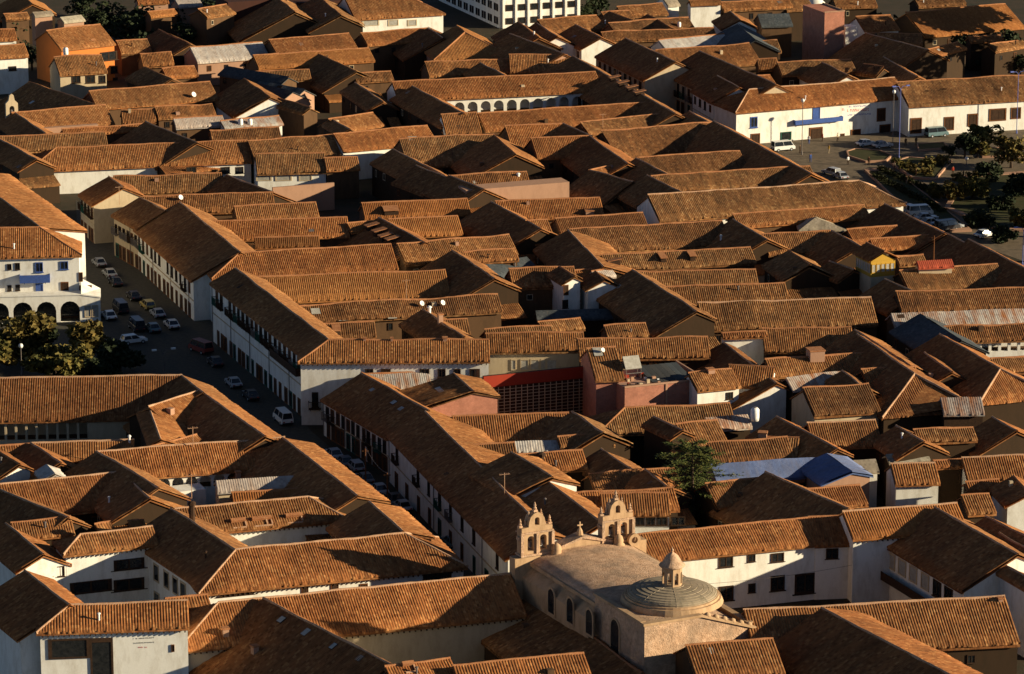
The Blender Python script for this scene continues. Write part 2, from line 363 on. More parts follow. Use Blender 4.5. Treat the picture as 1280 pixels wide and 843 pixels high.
def house(kind, t, x1, y1, x2, y2, ext, label, z=8.5, hip='', mat='tile', wall='adobe', pitch=26.0, wb=None, pb=None, key=None, wob=.12, cap='cap', base=0.0, name='tiled_house', nocap=False, gap=False, nowall=False, cat='house'):
    count[0] += 1; n = count[0]
    z = z + .013 * (n % 7)
    wob = max(wob, .26 if mat == 'dull' else .15)
    P1 = at(*tp(t, x1, y1), z); P2 = at(*tp(t, x2, y2), z)
    e = (P2 - P1); L = e.length; e.normalize()
    if kind == 'B' and wall == 'adobe' and not hip: P2 = P2 + e * 1.0; L += 1.0
    e = e; yv = Vector((-e.y, e.x, 0)); f = -yv
    tanp = math.tan(R(pitch))
    mid = (P1 + P2) / 2 if kind == 'A' else P1
    lo, hi = .3, 40.0
    m0 = proj(mid)
    for _ in range(40):
        w = (lo + hi) / 2; q = proj(mid + f * w - Vector((0, 0, w * tanp)))
        v = (q[1] - m0[1]) if kind == 'A' else (m0[0] - q[0])
        if v * ZK < ext: lo = w
        else: hi = w
    wf = w; wb = wb or min(wf, 5.5); tb = math.tan(R(pb)) if pb is not None else tanp
    if hip and pb is None and wb < wf and kind == 'A': wb = wf
    b = Bld(); b.L = L; b.wf = wf; b.wb = wb; b.z = z; b.key = key
    b.ef = z - wf * tanp; b.eb = z - wb * tb; b.tanp = tanp; b.tb = tb
    rot = math.atan2(e.y, e.x); b.rot = rot; b.org = Vector((P1.x, P1.y, 0)); b.e = e; b.f = f
    o = thing(name, label, cat, (P1.x, P1.y, 0), rot, 'tiled-roof buildings of the old town'); b.o = o
    hs, he = 'L' in hip, 'R' in hip                     # L: start, R: end
    hr = wf                                           # hip run
    x0 = -hr if hs else -.25; xL = L + hr if he else L + .25
    b.x0, b.xL = x0, xL
    def rz(d, side): return z - d * (tanp if side < 0 else tb)
    # deck
    th = .16; mb = MB()
    A0 = (x0, -wf, b.ef); A1 = (xL, -wf, b.ef); B0 = (x0, wb, b.eb); B1 = (xL, wb, b.eb)
    R0 = (0 if hs else x0, 0, z); R1 = (L if he else xL, 0, z)
    dn = lambda p: (p[0], p[1], p[2] - th)
    mb.v = [A0, A1, R1, R0, B0, B1] + [dn(p) for p in (A0, A1, R1, R0, B0, B1)]
    mb.f = [(0, 1, 2, 3), (3, 2, 5, 4), (7, 6, 9, 8), (8, 9, 10, 11), (0, 6, 7, 1), (4, 5, 11, 10), (1, 7, 8, 2), (2, 8, 11, 5), (0, 3, 9, 6), (3, 4, 10, 9)]
    if hs: mb.f += [(0, 3, 4)]
    if he: mb.f += [(1, 5, 2)]
    deckmat = mat
    me = mb.mesh('roof', deckmat); 
    uvl = me.uv_layers.new(name='UVMap')
    for lp in me.loops:
        co = me.vertices[lp.vertex_index].co; uvl.data[lp.index].uv = (co.x, co.y)
    b.roof = link('roof', me, o)
    # tiles
    prof = PROF['flat'] if mat in ('slate', 'blue', 'grey') else PROF['corr'] if mat in ('metal', 'rust', 'red') else PROF['tile']
    col = {'slate': .8, 'blue': .9, 'grey': .5}.get(mat, .32)
    V, Fc, UV = [], [], []
    nv = 4 if wf > 2.5 else 3
    def topf(x):
        if x < 0 and hs: return wf * (-x / hr)
        if x > L and he: return wf * ((x - L) / hr)
        return .0
    off = count[0] * .37
    tile_slope(V, Fc, UV, (0, 0, z), (1, 0), (0, -1), (x0, xL), topf, wf, wf * tanp, col, prof, nv, wob, off)
    if kind == 'B' or gap:
        def topb(x):
            if x < 0 and hs: return wb * (-x / hr)
            if x > L and he: return wb * ((x - L) / hr)
            return .0
        tile_slope(V, Fc, UV, (0, 0, z), (1, 0), (0, 1), (x0, xL), topb, wb, wb * tb, col, prof, nv, wob, off + 5)
    if he or (hs and kind == 'A'):
        for flag, xx, sx in ((hs, 0, -1), (he, L, 1)):
            if not flag: continue
            def toph(yy): return hr * (abs(yy) / (wf if yy < 0 else wb))
            tile_slope(V, Fc, UV, (xx, 0, z), (0, 1), (sx, 0), (-wf, wb), toph, hr, wf * tanp, col, prof, 3, wob * .6, off + 7)
    me = mesh_np('roof_tiles', V, Fc, UV, mat)
    o2 = link('roof_tiles' if prof == PROF['tile'] else 'roof_sheets', me, b.roof, kind='stuff')
    # ridge caps
    if not nocap and prof != PROF['flat']:
        V, Fc = [], []
        def capline(p, q, wa, wbk, r=.15):
            p = Vector(p); q = Vector(q); ln = (q - p).length; ns = max(2, int(ln / .9)); d = (q - p).normalized(); side = Vector((-d.y, d.x, 0)).normalized()
            bs = len(V)
            for i in range(ns + 1):
                c = p.lerp(q, i / ns); zz = nz(c.x, c.y, .16, off) * wob + wob * .9 + .12 + random.uniform(-.02, .03)
                for a, h in ((-1.25, -.14), (-.7, .07), (0, .15), (.7, .07), (1.25, -.14)):
                    V.append((c.x + side.x * a * r, c.y + side.y * a * r, c.z + h + zz))
            for i in range(ns):
                for a in range(4): k = bs + i * 5 + a; Fc.append((k, k + 1, k + 6, k + 5))
        capline(R0, R1, 0, 0)
        if hs: capline(R0, A0, 0, 0); 
        if he: capline(R1, A1, 0, 0); capline(R1, B1, 0, 0)
        link('ridge_cap', mesh_np('ridge_cap', V, Fc, None, cap, True), b.roof)
    # walls
    g = 0.0 if True else 0
    wx0 = x0 + OV if hs else x0 + .2; wxL = xL - OV if he else xL - .2
    yf = -(wf - OV); yb = wb - OV
    zf = b.ef + OV * tanp - th - .02; zb = b.eb + OV * tb - th - .02
    b.yf, b.yb, b.wx0, b.wxL, b.zf = yf, yb, wx0, wxL, zf
    mb = MB()
    zr = z - th - .02
    v = [(wx0, yf, base), (wxL, yf, base), (wxL, yb, base), (wx0, yb, base), (wx0, yf, zf), (wxL, yf, zf), (wxL, yb, zb), (wx0, yb, zb)]
    mb.v = v; mb.f = [(0, 3, 2, 1), (0, 1, 5, 4), (2, 3, 7, 6)]
    if he: mb.f.append((1, 2, 6, 5))
    else: mb.v.append((wxL, 0, zr)); mb.f.append((1, 2, 6, 8, 5))
    r1 = 8 if not he else None
    if hs: mb.f.append((3, 0, 4, 7)); r0 = None
    else: mb.v.append((wx0, 0, zr)); r0 = len(mb.v) - 1; mb.f.append((3, 0, 4, r0, 7))
    if not nowall: b.wall = mb.build('wall', 'shade_darkened' if (wall == 'adobe' and (kind == 'B' or t[1] in '23' or t[0] == '3')) else wall, o)
    rl = random.Random(n * 13 + 5)
    if kind == 'B' and not nowall and not he and wall == 'adobe' and y1 > 250 * (t[1] == '0'):
        k = rl.choice([1, 2, 2]); xs_ = [(-b.wf * .95, b.wb * .9)] if k == 1 else [(-b.wf * .95, rl.uniform(-1, .5)), (rl.uniform(.6, 1.2), b.wb * .95)]
        for (ya, yb2) in xs_:
            if yb2 - ya < 1.2: continue
            dp = rl.uniform(2.6, 4.6); zt = z - rl.uniform(1.9, 3.0) - .2 * b.wf; V, Fc, UV = [], [], []; tn = rl.uniform(.28, .42)
            tile_slope(V, Fc, UV, (xL - .15, 0, zt), (0, 1), (1, 0), (ya, yb2), lambda x_: 0.0, dp, dp * tn, .32, PROF['tile'], 3, .14, off + 11)
            lt = link('lean_to_roof', mesh_np('lean_to_roof', V, Fc, UV, rl.choice(['dull', 'tile', 'dull', 'new'])), o)
            MB().hexa([(xL - .15, ya + .2, 0), (xL + dp - .35, ya + .2, 0), (xL + dp - .35, yb2 - .2, 0), (xL - .15, yb2 - .2, 0)], [(xL - .15, ya + .2, zt - .1), (xL + dp - .35, ya + .2, zt - (dp - .2) * tn - .1), (xL + dp - .35, yb2 - .2, zt - (dp - .2) * tn - .1), (xL - .15, yb2 - .2, zt - .1)]).build('lean_to_wall', rl.choice(['adobe', 'shade_darkened', 'cream']), o)
    # coarse planes for placing things on roofs
    mw = Matrix.Translation(b.org) @ Matrix.Rotation(rot, 4, 'Z'); b.mw = mw; b.imw = mw.inverted()
    def W(p): return mw @ Vector((p[0], p[1], p[2] + .15))
    for q in ((A0, A1, R1, R0), (R0, R1, B1, B0)): PLANES.append(([W(p) for p in q], b))
    if he: PLANES.append(([W(p) for p in (R1, A1, B1)], b))
    if key: BLD[key] = b
    ALLB.append(b)
    return b
def parse(s, loc):
    for ln in s.strip().splitlines():
        ln = ln.strip()
        if not ln or ln[0] == '#': continue
        a, opt, lab = [q.strip() for q in ln.split('|')]
        a = a.split(); k = {}
        for q in opt.split():
            n, v = q.split('=')
            try: v = float(v)
            except ValueError: pass
            k[n] = v
        if k.get('hip') and not isinstance(k['hip'], str): k.pop('hip')
        house(a[0], a[1], *[float(q) for q in a[2:7]], lab, **k)
# ------------------------------------------------------------------ the ground
def ground():
    n = 60; V = []; Fc = []
    for j in range(n + 1):
        for i in range(n + 1):
            x = -1800 + 3600 * i / n; y = -200 + 3400 * j / n
            V.append((x, y, -.02))
    for j in range(n):
        for i in range(n): k = j * (n + 1) + i; Fc.append((k, k + 1, k + n + 2, k + n + 1))
    link('ground', mesh_np('ground', V, Fc, None, 'earth'), kind='structure')
ground()
def sheet(name, pts, z, mat, kerb=0.0):
    """flat area from photo pixels, built at height z, with a kerb when raised"""
    ps = [at(x, y, 0) for x, y in pts]; mb = MB()
    mb.hexa([(p.x, p.y, -.05) for p in ps], [(p.x, p.y, z) for p in ps])
    return mb.build(name, mat, kind='structure')

# ------------------------------------------------------------------ the houses, read off the photograph sheet by sheet
HOUSES = '''
# --- top left
A 00 270 714 1180 677 105 | z=7.4 hip=L wall=white key=longwhite wob=.1 | long low tiled house over a blank bright white wall at upper left
A 00 1190 681 1590 655 92 | z=7.5 wall=cream key=longcream mat=dull | tiled house with small windows in beige wall, continuing the blank white one
A 00 -60 664 500 641 75 | z=7.5 mat=dull | tiled roof behind the long blank white wall at the left edge
B 00 -40 650 165 765 90 | z=7.6 cap=capw | dark side roof with pink ridge at left edge above the blank white wall
A 00 60 545 500 508 92 | z=7.5 | tiled roof behind small pale bell wall at upper left
B 00 75 548 210 640 95 | z=7.6 cap=capw | shaded roof wing with pale ridge beside the small bell wall at upper left
A 00 300 625 680 600 30 | z=7.2 wall=adobe | low beige walled house with narrow roof strip at upper left
A 00 430 442 1000 397 85 | z=8 | long tiled roof carrying a white satellite dish at upper left
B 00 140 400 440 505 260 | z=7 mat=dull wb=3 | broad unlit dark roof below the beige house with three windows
A 00 585 533 735 528 62 | z=7 | little tiled roof left of the rooftop water drums
A 00 745 522 1010 505 52 | z=7.2 mat=dull | ragged tiled roof left of the pale gable end at upper left
B 00 1170 388 1290 470 170 | z=8 wall=white mat=dull | dark roof over a white gable end, upper left beside grey sheds
B 00 700 590 930 684 190 | z=8 cap=capw | dark gabled roof with pale lit ridge above the long low white house
A 00 1010 632 1330 618 48 | z=7 mat=dull | narrow tiled strip roof right of the dark gable at upper left
A 00 225 150 475 122 95 | z=11 wall=orange key=orange | bright orange two storey house with tiled roof at upper left
A 00 262 281 480 268 84 | z=8 wall=cream key=beige mat=dull | beige two storey house with three windows before the orange one
A 00 -40 150 65 145 50 | z=8 wall=white | small white house with tiled roof at the upper left edge
A 00 -60 228 112 217 58 | z=9.5 wall=white key=whitebox | white block house with one window under tiled roof, left edge
A 00 160 62 240 55 20 | z=9.5 wall=pink mat=grey | pale pink box house behind the orange house's roof
A 00 292 86 385 76 26 | z=8.5 wall=pink mat=grey | pinkish hut with grey sheet roof above the orange house
A 00 915 232 1250 207 72 | z=7.5 wall=pink mat=metal | long shed with pale corrugated metal roof at upper left
A 00 675 264 815 258 62 | z=7 wall=adobe mat=dull | small tiled roof right of the orange house in shade
A 00 780 332 925 322 48 | z=7 | short tiled roof below the pale corrugated metal shed
B 00 690 330 810 380 90 | z=7 mat=dull | dim side roof with ridge right of the orange house
A 00 710 62 830 50 25 | z=7 mat=new wall=adobe | small red roofed hut in the dark ground at upper left
A 00 655 -5 795 -12 30 | z=7 wall=pink | pink walled hut at the very top, left part
A 00 20 74 125 66 28 | z=7.5 mat=dull | dim tiled roof in the top left corner behind the pale box
B 00 95 -25 150 20 160 | z=9 mat=new | pink lit roof corner in the top left corner
A 00 950 50 1080 28 40 | z=9 wall=adobe mat=dull | adobe house with plain lit wall at top left centre
A 00 840 0 945 -8 40 | z=8 wall=pink mat=metal | pale pink house with metal roof at the top edge
A 00 1215 275 1330 262 55 | z=7.5 | tiled roof end right of the pale metal shed
A 00 1090 322 1380 372 40 | z=7.5 mat=slate | narrow blue grey sheet roof at upper left centre
A 00 1180 395 1400 440 70 | z=7 mat=slate wall=pink | dull grey sloping shed roof beside the white gable end
A 00 835 575 1060 562 45 | z=6.8 mat=metal | grey metal roof patch left of the rooftop water drums
A 00 1060 585 1330 560 40 | z=6.5 mat=rust wall=white | low white walled shed under rusty sheets by the water drums
# --- top centre left
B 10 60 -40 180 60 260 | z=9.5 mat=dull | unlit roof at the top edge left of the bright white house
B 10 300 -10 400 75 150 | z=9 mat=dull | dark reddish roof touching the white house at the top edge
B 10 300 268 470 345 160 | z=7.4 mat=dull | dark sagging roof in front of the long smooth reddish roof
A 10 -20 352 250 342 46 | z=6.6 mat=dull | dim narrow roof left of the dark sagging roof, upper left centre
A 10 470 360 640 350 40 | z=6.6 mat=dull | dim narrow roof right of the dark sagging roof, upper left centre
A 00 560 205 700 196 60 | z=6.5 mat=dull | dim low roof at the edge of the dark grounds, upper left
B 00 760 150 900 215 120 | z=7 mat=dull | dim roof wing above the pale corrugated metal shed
A 10 425 -12 690 -28 110 | z=10 hip=R wall=white key=tophouse | bright white house with hipped tiled roof at the top centre
A 10 65 196 440 166 78 | z=8.5 | tiled roof left of the white house at top centre, half in shade
A 10 -10 272 535 236 62 | z=8 mat=new | long smooth reddish roof below the top centre white house
A 10 505 164 820 140 58 | z=8.3 | tiled roof just beneath the white house at top centre
B 10 825 138 890 184 190 | z=8.6 cap=capw | brown left sloping roof left of the pyramid roof
B 10 962 128 1000 160 185 | z=10 hip=R wall=pink mat=new key=pyramid wb=9.0 | smooth orange pyramid roof near the white multi storey block
A 10 812 306 1400 280 68 | z=8.2 mat=dull | old mottled tiled roof in front of the pyramid roof
B 10 1075 308 1190 365 85 | z=8.4 cap=capw | small dark gable on the mottled roof before the pyramid roof
A 10 655 397 1620 350 92 | z=10 wall=white key=arcade | long tiled house with a row of white arches, top centre
B 10 750 420 985 545 110 | z=9.5 cap=capw | dark side wing at the left end of the white arches
B 10 475 402 600 488 75 | z=8 cap=capw | unlit roof with pink ridge left of the arched house
A 10 350 576 555 546 62 | z=8 | small tiled roof in shade left of the arched house's front
B 10 365 578 440 622 50 | z=7.8 cap=capw | tiny roof with bright ridge left of the arched house
A 10 890 552 1050 546 96 | z=9.5 wall=white | short tiled house with white base directly under the arches
A 10 1065 549 1880 495 84 | z=9 | long straight tiled roof crossing below the row of arches
A 10 375 647 815 607 82 | z=8 wall=white | tiled house with thin white wall strip below the arched house
A 10 690 672 1135 650 135 | z=8.5 mat=dull key=r690 | broad weathered roof with one pale skylight, upper centre
B 10 655 722 890 840 110 | z=8 cap=capw wb=3.5 | gabled roof with wide pink lit side left of the broad skylight roof
A 10 1195 610 1460 598 118 | z=8.5 | tiled roof right of the broad skylight roof, upper centre
B 10 1140 655 1235 738 230 | z=9 | dark sloping wing right of the broad skylight roof
A 10 0 747 322 738 92 | z=7.5 mat=dull wall=white key=w330 | light brown tiled roof over a row of bright white windows
A 10 330 762 480 756 60 | z=7 | small tiled roof right of the row of white windows
A 10 110 480 260 520 30 | z=7 mat=dull | scrappy low roof beside grey sheds at upper centre left
A 10 20 395 230 430 50 | z=6.5 mat=slate wall=pink | grey shed roof at upper centre left in shade
# --- top centre right
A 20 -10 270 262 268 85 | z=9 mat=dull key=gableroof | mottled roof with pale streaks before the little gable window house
B 20 -10 168 245 262 140 | z=9.5 cap=capw wall=pink | pink gable house with one small window, top centre right
B 20 30 112 120 180 130 | z=9 | dark roof at the foot of the white multi storey block
B 20 120 118 215 180 130 | z=9 wall=white cap=capw | dark roof with pink ridge right of the white multi storey block
B 20 305 124 425 184 100 | z=9 wall=white cap=capw key=st0 | first gabled street house at the far end of the upper street
A 20 125 102 400 78 70 | z=9 mat=dull | lit tiled roof behind the gabled far street houses
A 20 430 66 560 58 50 | z=9 mat=dull | weathered roof patch behind the far street, left of the white cube
B 20 462 62 565 100 85 | z=9 | shaded gable roof behind the far street
A 20 505 40 715 25 48 | z=9 mat=dull | tiled roof at the top edge right of the white multi storey block
A 20 465 118 840 90 45 | z=9 mat=dull | wavy tiled roof with small skylight huts at top right centre
B 20 650 75 745 130 80 | z=9 | small dark gable in front of the top right white cube
A 20 430 162 960 140 45 | z=8.5 mat=dull | long narrow tiled strip behind the pale metal roof
A 20 705 197 1010 168 55 | z=8 mat=metal wall=white key=silver | long pale metal roofed building behind the upper street
B 20 1080 120 1160 190 130 | z=9.5 mat=slate | dark slate roof wing right of the pale metal roof
A 20 690 248 1130 217 95 | z=8.8 mat=dull | tiled roof behind the upper street's right row
B 20 545 190 780 300 150 | z=10 wall=cream cap=capw key=st1 | white pillared street house, farther of the upper street's right row
B 20 900 250 1262 410 185 | z=10.5 wall=cream cap=capw key=st2 | big dark roofed street house in the middle of the upper street's right row
B 20 985 370 1085 424 130 | z=9.5 wall=white cap=capw key=st3 | white corner wing with dark roof facing the upper street
A 20 1135 437 1827 378 96 | z=9.5 hip=L wall=white key=plaza1 cap=capw | bright white plaza building with blue balcony and red lettering
A 20 1045 380 1230 365 70 | z=8.5 | small lit roof behind the white plaza building's left end
B 20 292 275 770 543 150 | z=9.5 cap=capw key=dorm wb=4.5 | long street house with row of ridge dormers along the upper street
B 20 850 540 930 585 150 | z=9 cap=capw wb=4 | short dark roofed link house on the upper street near the plaza
B 20 968 588 1420 832 210 | z=9.5 cap=capw wb=4 key=pl0 | dark roofed house running down from the plaza, with pink ridge
A 20 330 592 740 551 60 | z=8.5 mat=dull | narrow tiled roof behind the long blank lit roof near the plaza
B 20 245 597 372 655 105 | z=8.5 cap=capw | small dark gable between tiled roofs, upper centre
A 20 95 668 368 656 98 | z=9 | tiled roof left of the large dark gable at upper centre
B 20 372 660 545 782 170 | z=9 cap=capw wall=adobe | large dark gable roof in the upper centre with pink ridge
A 20 430 637 965 590 130 | z=9 mat=dull | wide lit roof sheet below the long street dormer house
A 20 612 762 1085 730 100 | z=9 mat=dull key=r612 | weathered roof whose right half lies under the dark gable
B 20 595 765 740 838 130 | z=8.8 cap=capw | gable roof with bright ridge below the large dark gable
A 20 370 822 540 786 40 | z=8 | little pointed roof in the dark yards of the upper centre
A 20 720 -12 770 -16 45 | z=10 mat=grey wall=white | white cube house at the top edge, right of centre
A 20 850 8 990 2 22 | z=10 mat=new wall=white | white house with orange roof edge at the top right centre
B 20 1045 60 1090 100 90 | z=10 wall=white cap=capw hip= | white gable fronted house with small window near top right
A 20 1000 18 1320 2 40 | z=9 mat=dull | tiled roof at the top edge behind the white gable front
A 20 1180 72 1320 68 60 | z=9 mat=slate | black slate roof left of the pink brick tower house
A 20 1130 205 1264 200 55 | z=8 mat=dull | small brown roof behind the white plaza building, left part
# --- top right
A 30 95 -2 215 -10 60 | z=9 mat=dull | tiled roof left of the white dome shed at the top right
A 30 350 -6 540 -12 50 | z=9 | tiled roof at the top right edge behind the white walled wing
A 30 462 86 620 76 70 | z=9.5 wall=white key=wingw | tiled house with small white window wall beside the pink brick tower
A 30 700 66 1170 24 115 | z=9 mat=new wall=adobe | broad pinkish roof half in shade at the top right
B 30 508 164 790 240 210 | z=9 cap=capw | large dark roof with pale crest behind the white plaza building
A 30 520 166 770 168 60 | z=8.8 mat=dull | tiled roof right of the pink brick tower house
A 30 795 245 945 206 32 | z=8 | narrow wavy roof strip in the shaded top right
A 30 1000 182 1145 174 26 | z=7 | small lit roof strip near the top right corner
A 30 1095 222 1250 195 32 | z=7 mat=dull | second lit roof strip nearest the top right corner
A 30 740 0 960 -12 40 | z=9 mat=dull | dim roof at the top edge in the right corner
A 30 85 306 430 292 62 | z=9 mat=dull | tiled roof behind the plaza building's blue balcony
B 30 300 305 420 365 120 | z=9.3 wall=white cap=capw | dark gable with white side wall behind the plaza building
A 30 -10 291 75 290 50 | z=8.5 mat=dull | short tiled roof behind the plaza building's left end
A 30 500 318 590 330 42 | z=8.5 mat=dull | small skewed roof behind the plaza building's right end
B 30 592 280 745 368 70 | z=8 cap=capw | thin roof with thick pink ridge behind the plaza buildings
A 30 655 402 1420 358 112 | z=9.5 wall=white key=plaza2 mat=dull | plaza building with tree shadows on its white front, at the right
# --- second row left
A 01 -60 297 190 291 140 | z=13.5 hip=R wall=white key=hotel | tall white corner building with blue balcony at the left plaza
B 01 -170 20 190 290 150 | z=13.3 pb=9 wb=8 wall=white cap=capw | long side wing with broad pink roof behind the white corner building
B 01 523 48 588 98 150 | z=9.5 wall=cream key=lt1 cap=capw wb=4 | farthest dark roofed street house at upper left, pinkish gable end
B 01 670 148 790 212 138 | z=9.5 wall=cream key=lt2 cap=capw wb=4 | second street house of the left row with low dark roof
B 01 862 172 1150 410 225 | z=10.5 wall=white key=lt3 cap=capw | big plain dark roofed street house in the left row
A 01 1150 412 1866 372 118 | z=10.3 hip=L key=lt3a wall=white | long lit roof turning the corner from the left street
B 01 1127 486 1576 832 124 | z=11.4 wall=white key=lt4 cap=capw wb=5 | long white street house with many black balconies in the left street
A 12 345 28 1110 24 104 | z=11.5 hip=L wall=white key=row12 gap=1 | white corner house with straight striped roof and row of windows, centre
A 01 548 50 1055 36 85 | z=8 mat=dull | mottled tiled roof right of the farthest left street house
B 01 1088 42 1290 118 110 | z=8 cap=capw | dark gable with pink edge below the row of white windows
A 01 692 145 1300 125 85 | z=8.5 mat=dull | long old tiled roof with satellite dish behind the left street
A 01 1125 188 1506 170 70 | z=8.5 | straight striped roof segment right of the left street's old roofs
A 01 1005 262 1656 242 92 | z=9 | long even tiled roof behind the big plain dark street roof
A 01 1225 342 1520 335 46 | z=8.5 mat=new | low tiled strip in front of the long even roof
# --- second row centre left
A 11 510 177 1005 156 72 | z=8.5 mat=new cap=cap key=neworange | smooth bright orange roof with one dormer, centre
A 11 640 252 960 236 88 | z=8.5 mat=new | plain reddish roof below the smooth bright orange one
B 11 590 245 795 355 215 | z=9 cap=capw wb=5 key=fourdorm | dark roof with a row of four skylight boxes, centre left
A 11 440 272 588 258 42 | z=8.4 mat=new | tiny lit roof left of the four skylight boxes
A 11 680 372 1205 330 98 | z=8.8 mat=dull | coarse tiled roof right of the even corner roof, centre
A 11 930 42 1290 26 62 | z=9 mat=dull wall=adobe | tiled roof behind the tan parapet wall, upper centre
B 11 925 42 1075 102 130 | z=9 cap=capw | dark side roof left of the tan parapet wall
B 11 770 0 905 50 120 | z=8 mat=dull cap=capw | rugged roof among dark yards left of the tan parapet wall
A 11 1150 165 1640 148 90 | z=8.5 | smooth tiled roof whose right half is shaded, centre
B 11 1128 170 1350 290 190 | z=8.8 cap=capw wb=4 | unlit roof with pink ridge right of the plain reddish roof
B 11 940 406 1130 530 215 | z=9 mat=dull cap=capw wb=4.5 | rough dark roof with broken ridge at centre left
A 11 1000 412 1232 396 52 | z=8.6 mat=dull | narrow tiled strip left of the glass yard roof
A 11 1100 470 1290 432 60 | z=7 mat=slate | green grey glass yard roof near the centre
A 11 5 530 900 496 122 | z=8.6 mat=new wall=adobe | long smooth roof under the thin white wall strip, left centre
A 11 130 675 1150 616 80 | z=8.3 mat=dull key=skyroof wob=.12 | rumpled roof with three pale skylights, left centre
A 11 290 757 560 748 72 | z=8.2 mat=dull | small rough roof left of the dark yard, left centre
B 11 800 690 985 812 115 | z=8.6 mat=dull cap=capw wb=4 key=chim | stubby gable with white chimney pots, left centre
A 11 895 740 1005 735 82 | z=7.8 mat=dull | small striped roof right of the white chimney pots
A 11 1100 782 1406 765 80 | z=8 mat=dull wob=.14 | coarse wavy roof in the centre, first of three patches
# --- second row centre right
A 21 445 766 632 756 62 | z=8 mat=dull wob=.14 | coarse wavy roof patch left of the deep dark yard at centre
A 21 130 748 320 730 48 | z=8.2 mat=dull wob=.14 | upper coarse wavy roof patch below the dark courtyard
A 21 70 258 162 252 114 | z=9 wall=white | small steep tiled house with bright white foot, centre
A 21 212 246 620 222 74 | z=8.5 key=chim2 | lit striped roof with square chimney on its ridge, centre
A 21 280 304 1000 262 112 | z=8.5 mat=dull key=r280 | broad streaked roof below the big brown roof with white foot
B 21 270 308 430 470 170 | z=8.8 cap=capw wb=6.5 pb=18 | roof with wide pink lit side at the very centre of the town
A 21 655 138 1660 70 122 | z=10 hip=R wall=white mat=dull key=bigwhite cap=capw | largest brown roof with bright white strip under its eave
A 21 670 46 1420 0 78 | z=9 mat=dull | long tiled roof directly behind the largest brown roof
B 21 650 42 815 126 160 | z=9 cap=capw | dark wing with pink edge left of the largest brown roof
B 21 375 20 560 70 150 | z=8 cap=capw mat=dull | dark roof deep in the yards above the centre
B 21 1060 255 1210 342 200 | z=8.8 cap=capw | dark roof with pipes below the largest brown roof
A 21 1060 227 1680 183 62 | z=9 | lit lower roof strip beneath the largest brown roof
A 21 432 427 1135 390 74 | z=8.5 mat=dull key=dormers4 wob=.12 | ragged roof with three tiny dormers right of centre
A 21 582 507 1160 496 72 | z=8.3 mat=dull wob=.12 | ragged roof in front of the tiny dormers
A 21 705 578 1300 562 82 | z=8.3 mat=dull wob=.1 | flat looking weathered roof above the big striped roof
B 21 578 500 870 686 200 | z=9 mat=dull cap=capw wob=.2 wb=3.5 | big rumpled dark roof with wavy pink ridge at centre
A 21 895 657 1712 632 128 | z=8.5 mat=dull key=striped wob=.12 cap=capw | big coarse striped roof with pale crumbling ridge, right of centre
A 21 -10 492 290 481 92 | z=8.5 mat=dull | tiled roof left of the little white gable tower
B 21 228 485 296 525 60 | z=9 wall=white mat=dull wb=1.5 key=wt1 | little white gable tower house in the central yards
B 21 400 505 440 540 90 | z=8.6 wall=white mat=dull key=wt2 | small white fronted house right of the little gable tower
A 21 300 497 378 492 60 | z=8 mat=new | tiny roof piece behind the small white fronted house
A 21 385 500 470 490 35 | z=8.2 mat=metal | pale metal sheet roof by the central yards
A 21 1010 797 1210 790 24 | z=8.6 wall=white | narrow roof over a short bright white wall right of centre
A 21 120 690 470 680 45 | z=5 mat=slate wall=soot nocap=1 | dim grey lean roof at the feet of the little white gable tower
# --- second row right
B 31 265 240 266 242 90 | z=8.5 hip=LR mat=grey cap=capw wb=5.5 key=greypyr | pale grey pyramid roof right of the largest brown roof
A 31 15 325 340 312 100 | z=8.6 key=r15 mat=dull | tiled roof with one pale patch below the grey pyramid roof
B 31 345 308 470 376 160 | z=9 cap=capw | mottled dark gable below the grey pyramid roof
A 31 420 300 650 283 62 | z=8.6 | tiled strip right of the grey pyramid roof
A 31 530 347 810 330 52 | z=8.6 | tiled strip behind the yellow lantern room
B 31 600 180 868 314 190 | z=9.5 cap=capw wb=4 key=e1 | long dark street house with pink ridge below the plaza cars
B 31 872 312 965 356 180 | z=9.2 cap=capw wb=4 | short dark roofed house in the right hand street row
B 31 1000 350 1420 566 210 | z=9.5 cap=capw wb=4 | dark roofed house at the right edge with pink ridge
B 31 140 405 228 470 130 | z=9 mat=dull wall=adobe | square dark roofed pavilion left of the yellow lantern room
A 31 755 452 910 446 32 | z=10.5 mat=red wall=cream nocap=1 | small cabin with red sheet roof at the right
A 31 672 502 1130 472 100 | z=9 mat=dull | tiled roof in front of the small red roofed cabin
A 31 655 432 775 425 42 | z=8.5 mat=dull | short roof beside the yellow lantern room
B 31 335 455 430 488 80 | z=8.3 cap=capw | low dark roof left below the yellow lantern room
B 31 600 542 740 600 150 | z=8.8 cap=capw | dark roof with bright ridge below the yellow lantern room
A 31 655 603 1380 580 96 | z=9 mat=dull | long brown roof above the rusty metal sheets at the right
A 31 632 703 1320 678 74 | z=8.4 mat=rust wall=adobe nocap=1 | long roof of rusty metal sheets at the right edge
A 31 885 768 1330 755 74 | z=8.2 mat=dull wall=white key=whitecol | brown roof over a row of white pillars at the right edge
B 31 770 706 950 822 150 | z=9 cap=capw mat=slate wb=4.5 | dark green grey side roof with wide pink edge at the right
A 31 15 778 430 774 112 | z=8.6 mat=dull | coarse lit roof below the big striped roof at the right
B 31 455 783 700 940 190 | z=9 cap=capw wb=4.5 | dark roof with long bright curved edge right of centre
# --- third row left
A 02 -120 212 865 195 207 | z=10.5 wall=cream key=cloister cap=capw gap=1 | great lit roof over a dark pillared gallery at the left edge
B 02 868 195 962 272 330 | z=10.4 cap=capw wb=4.6 | dark wing at the right end of the great gallery roof
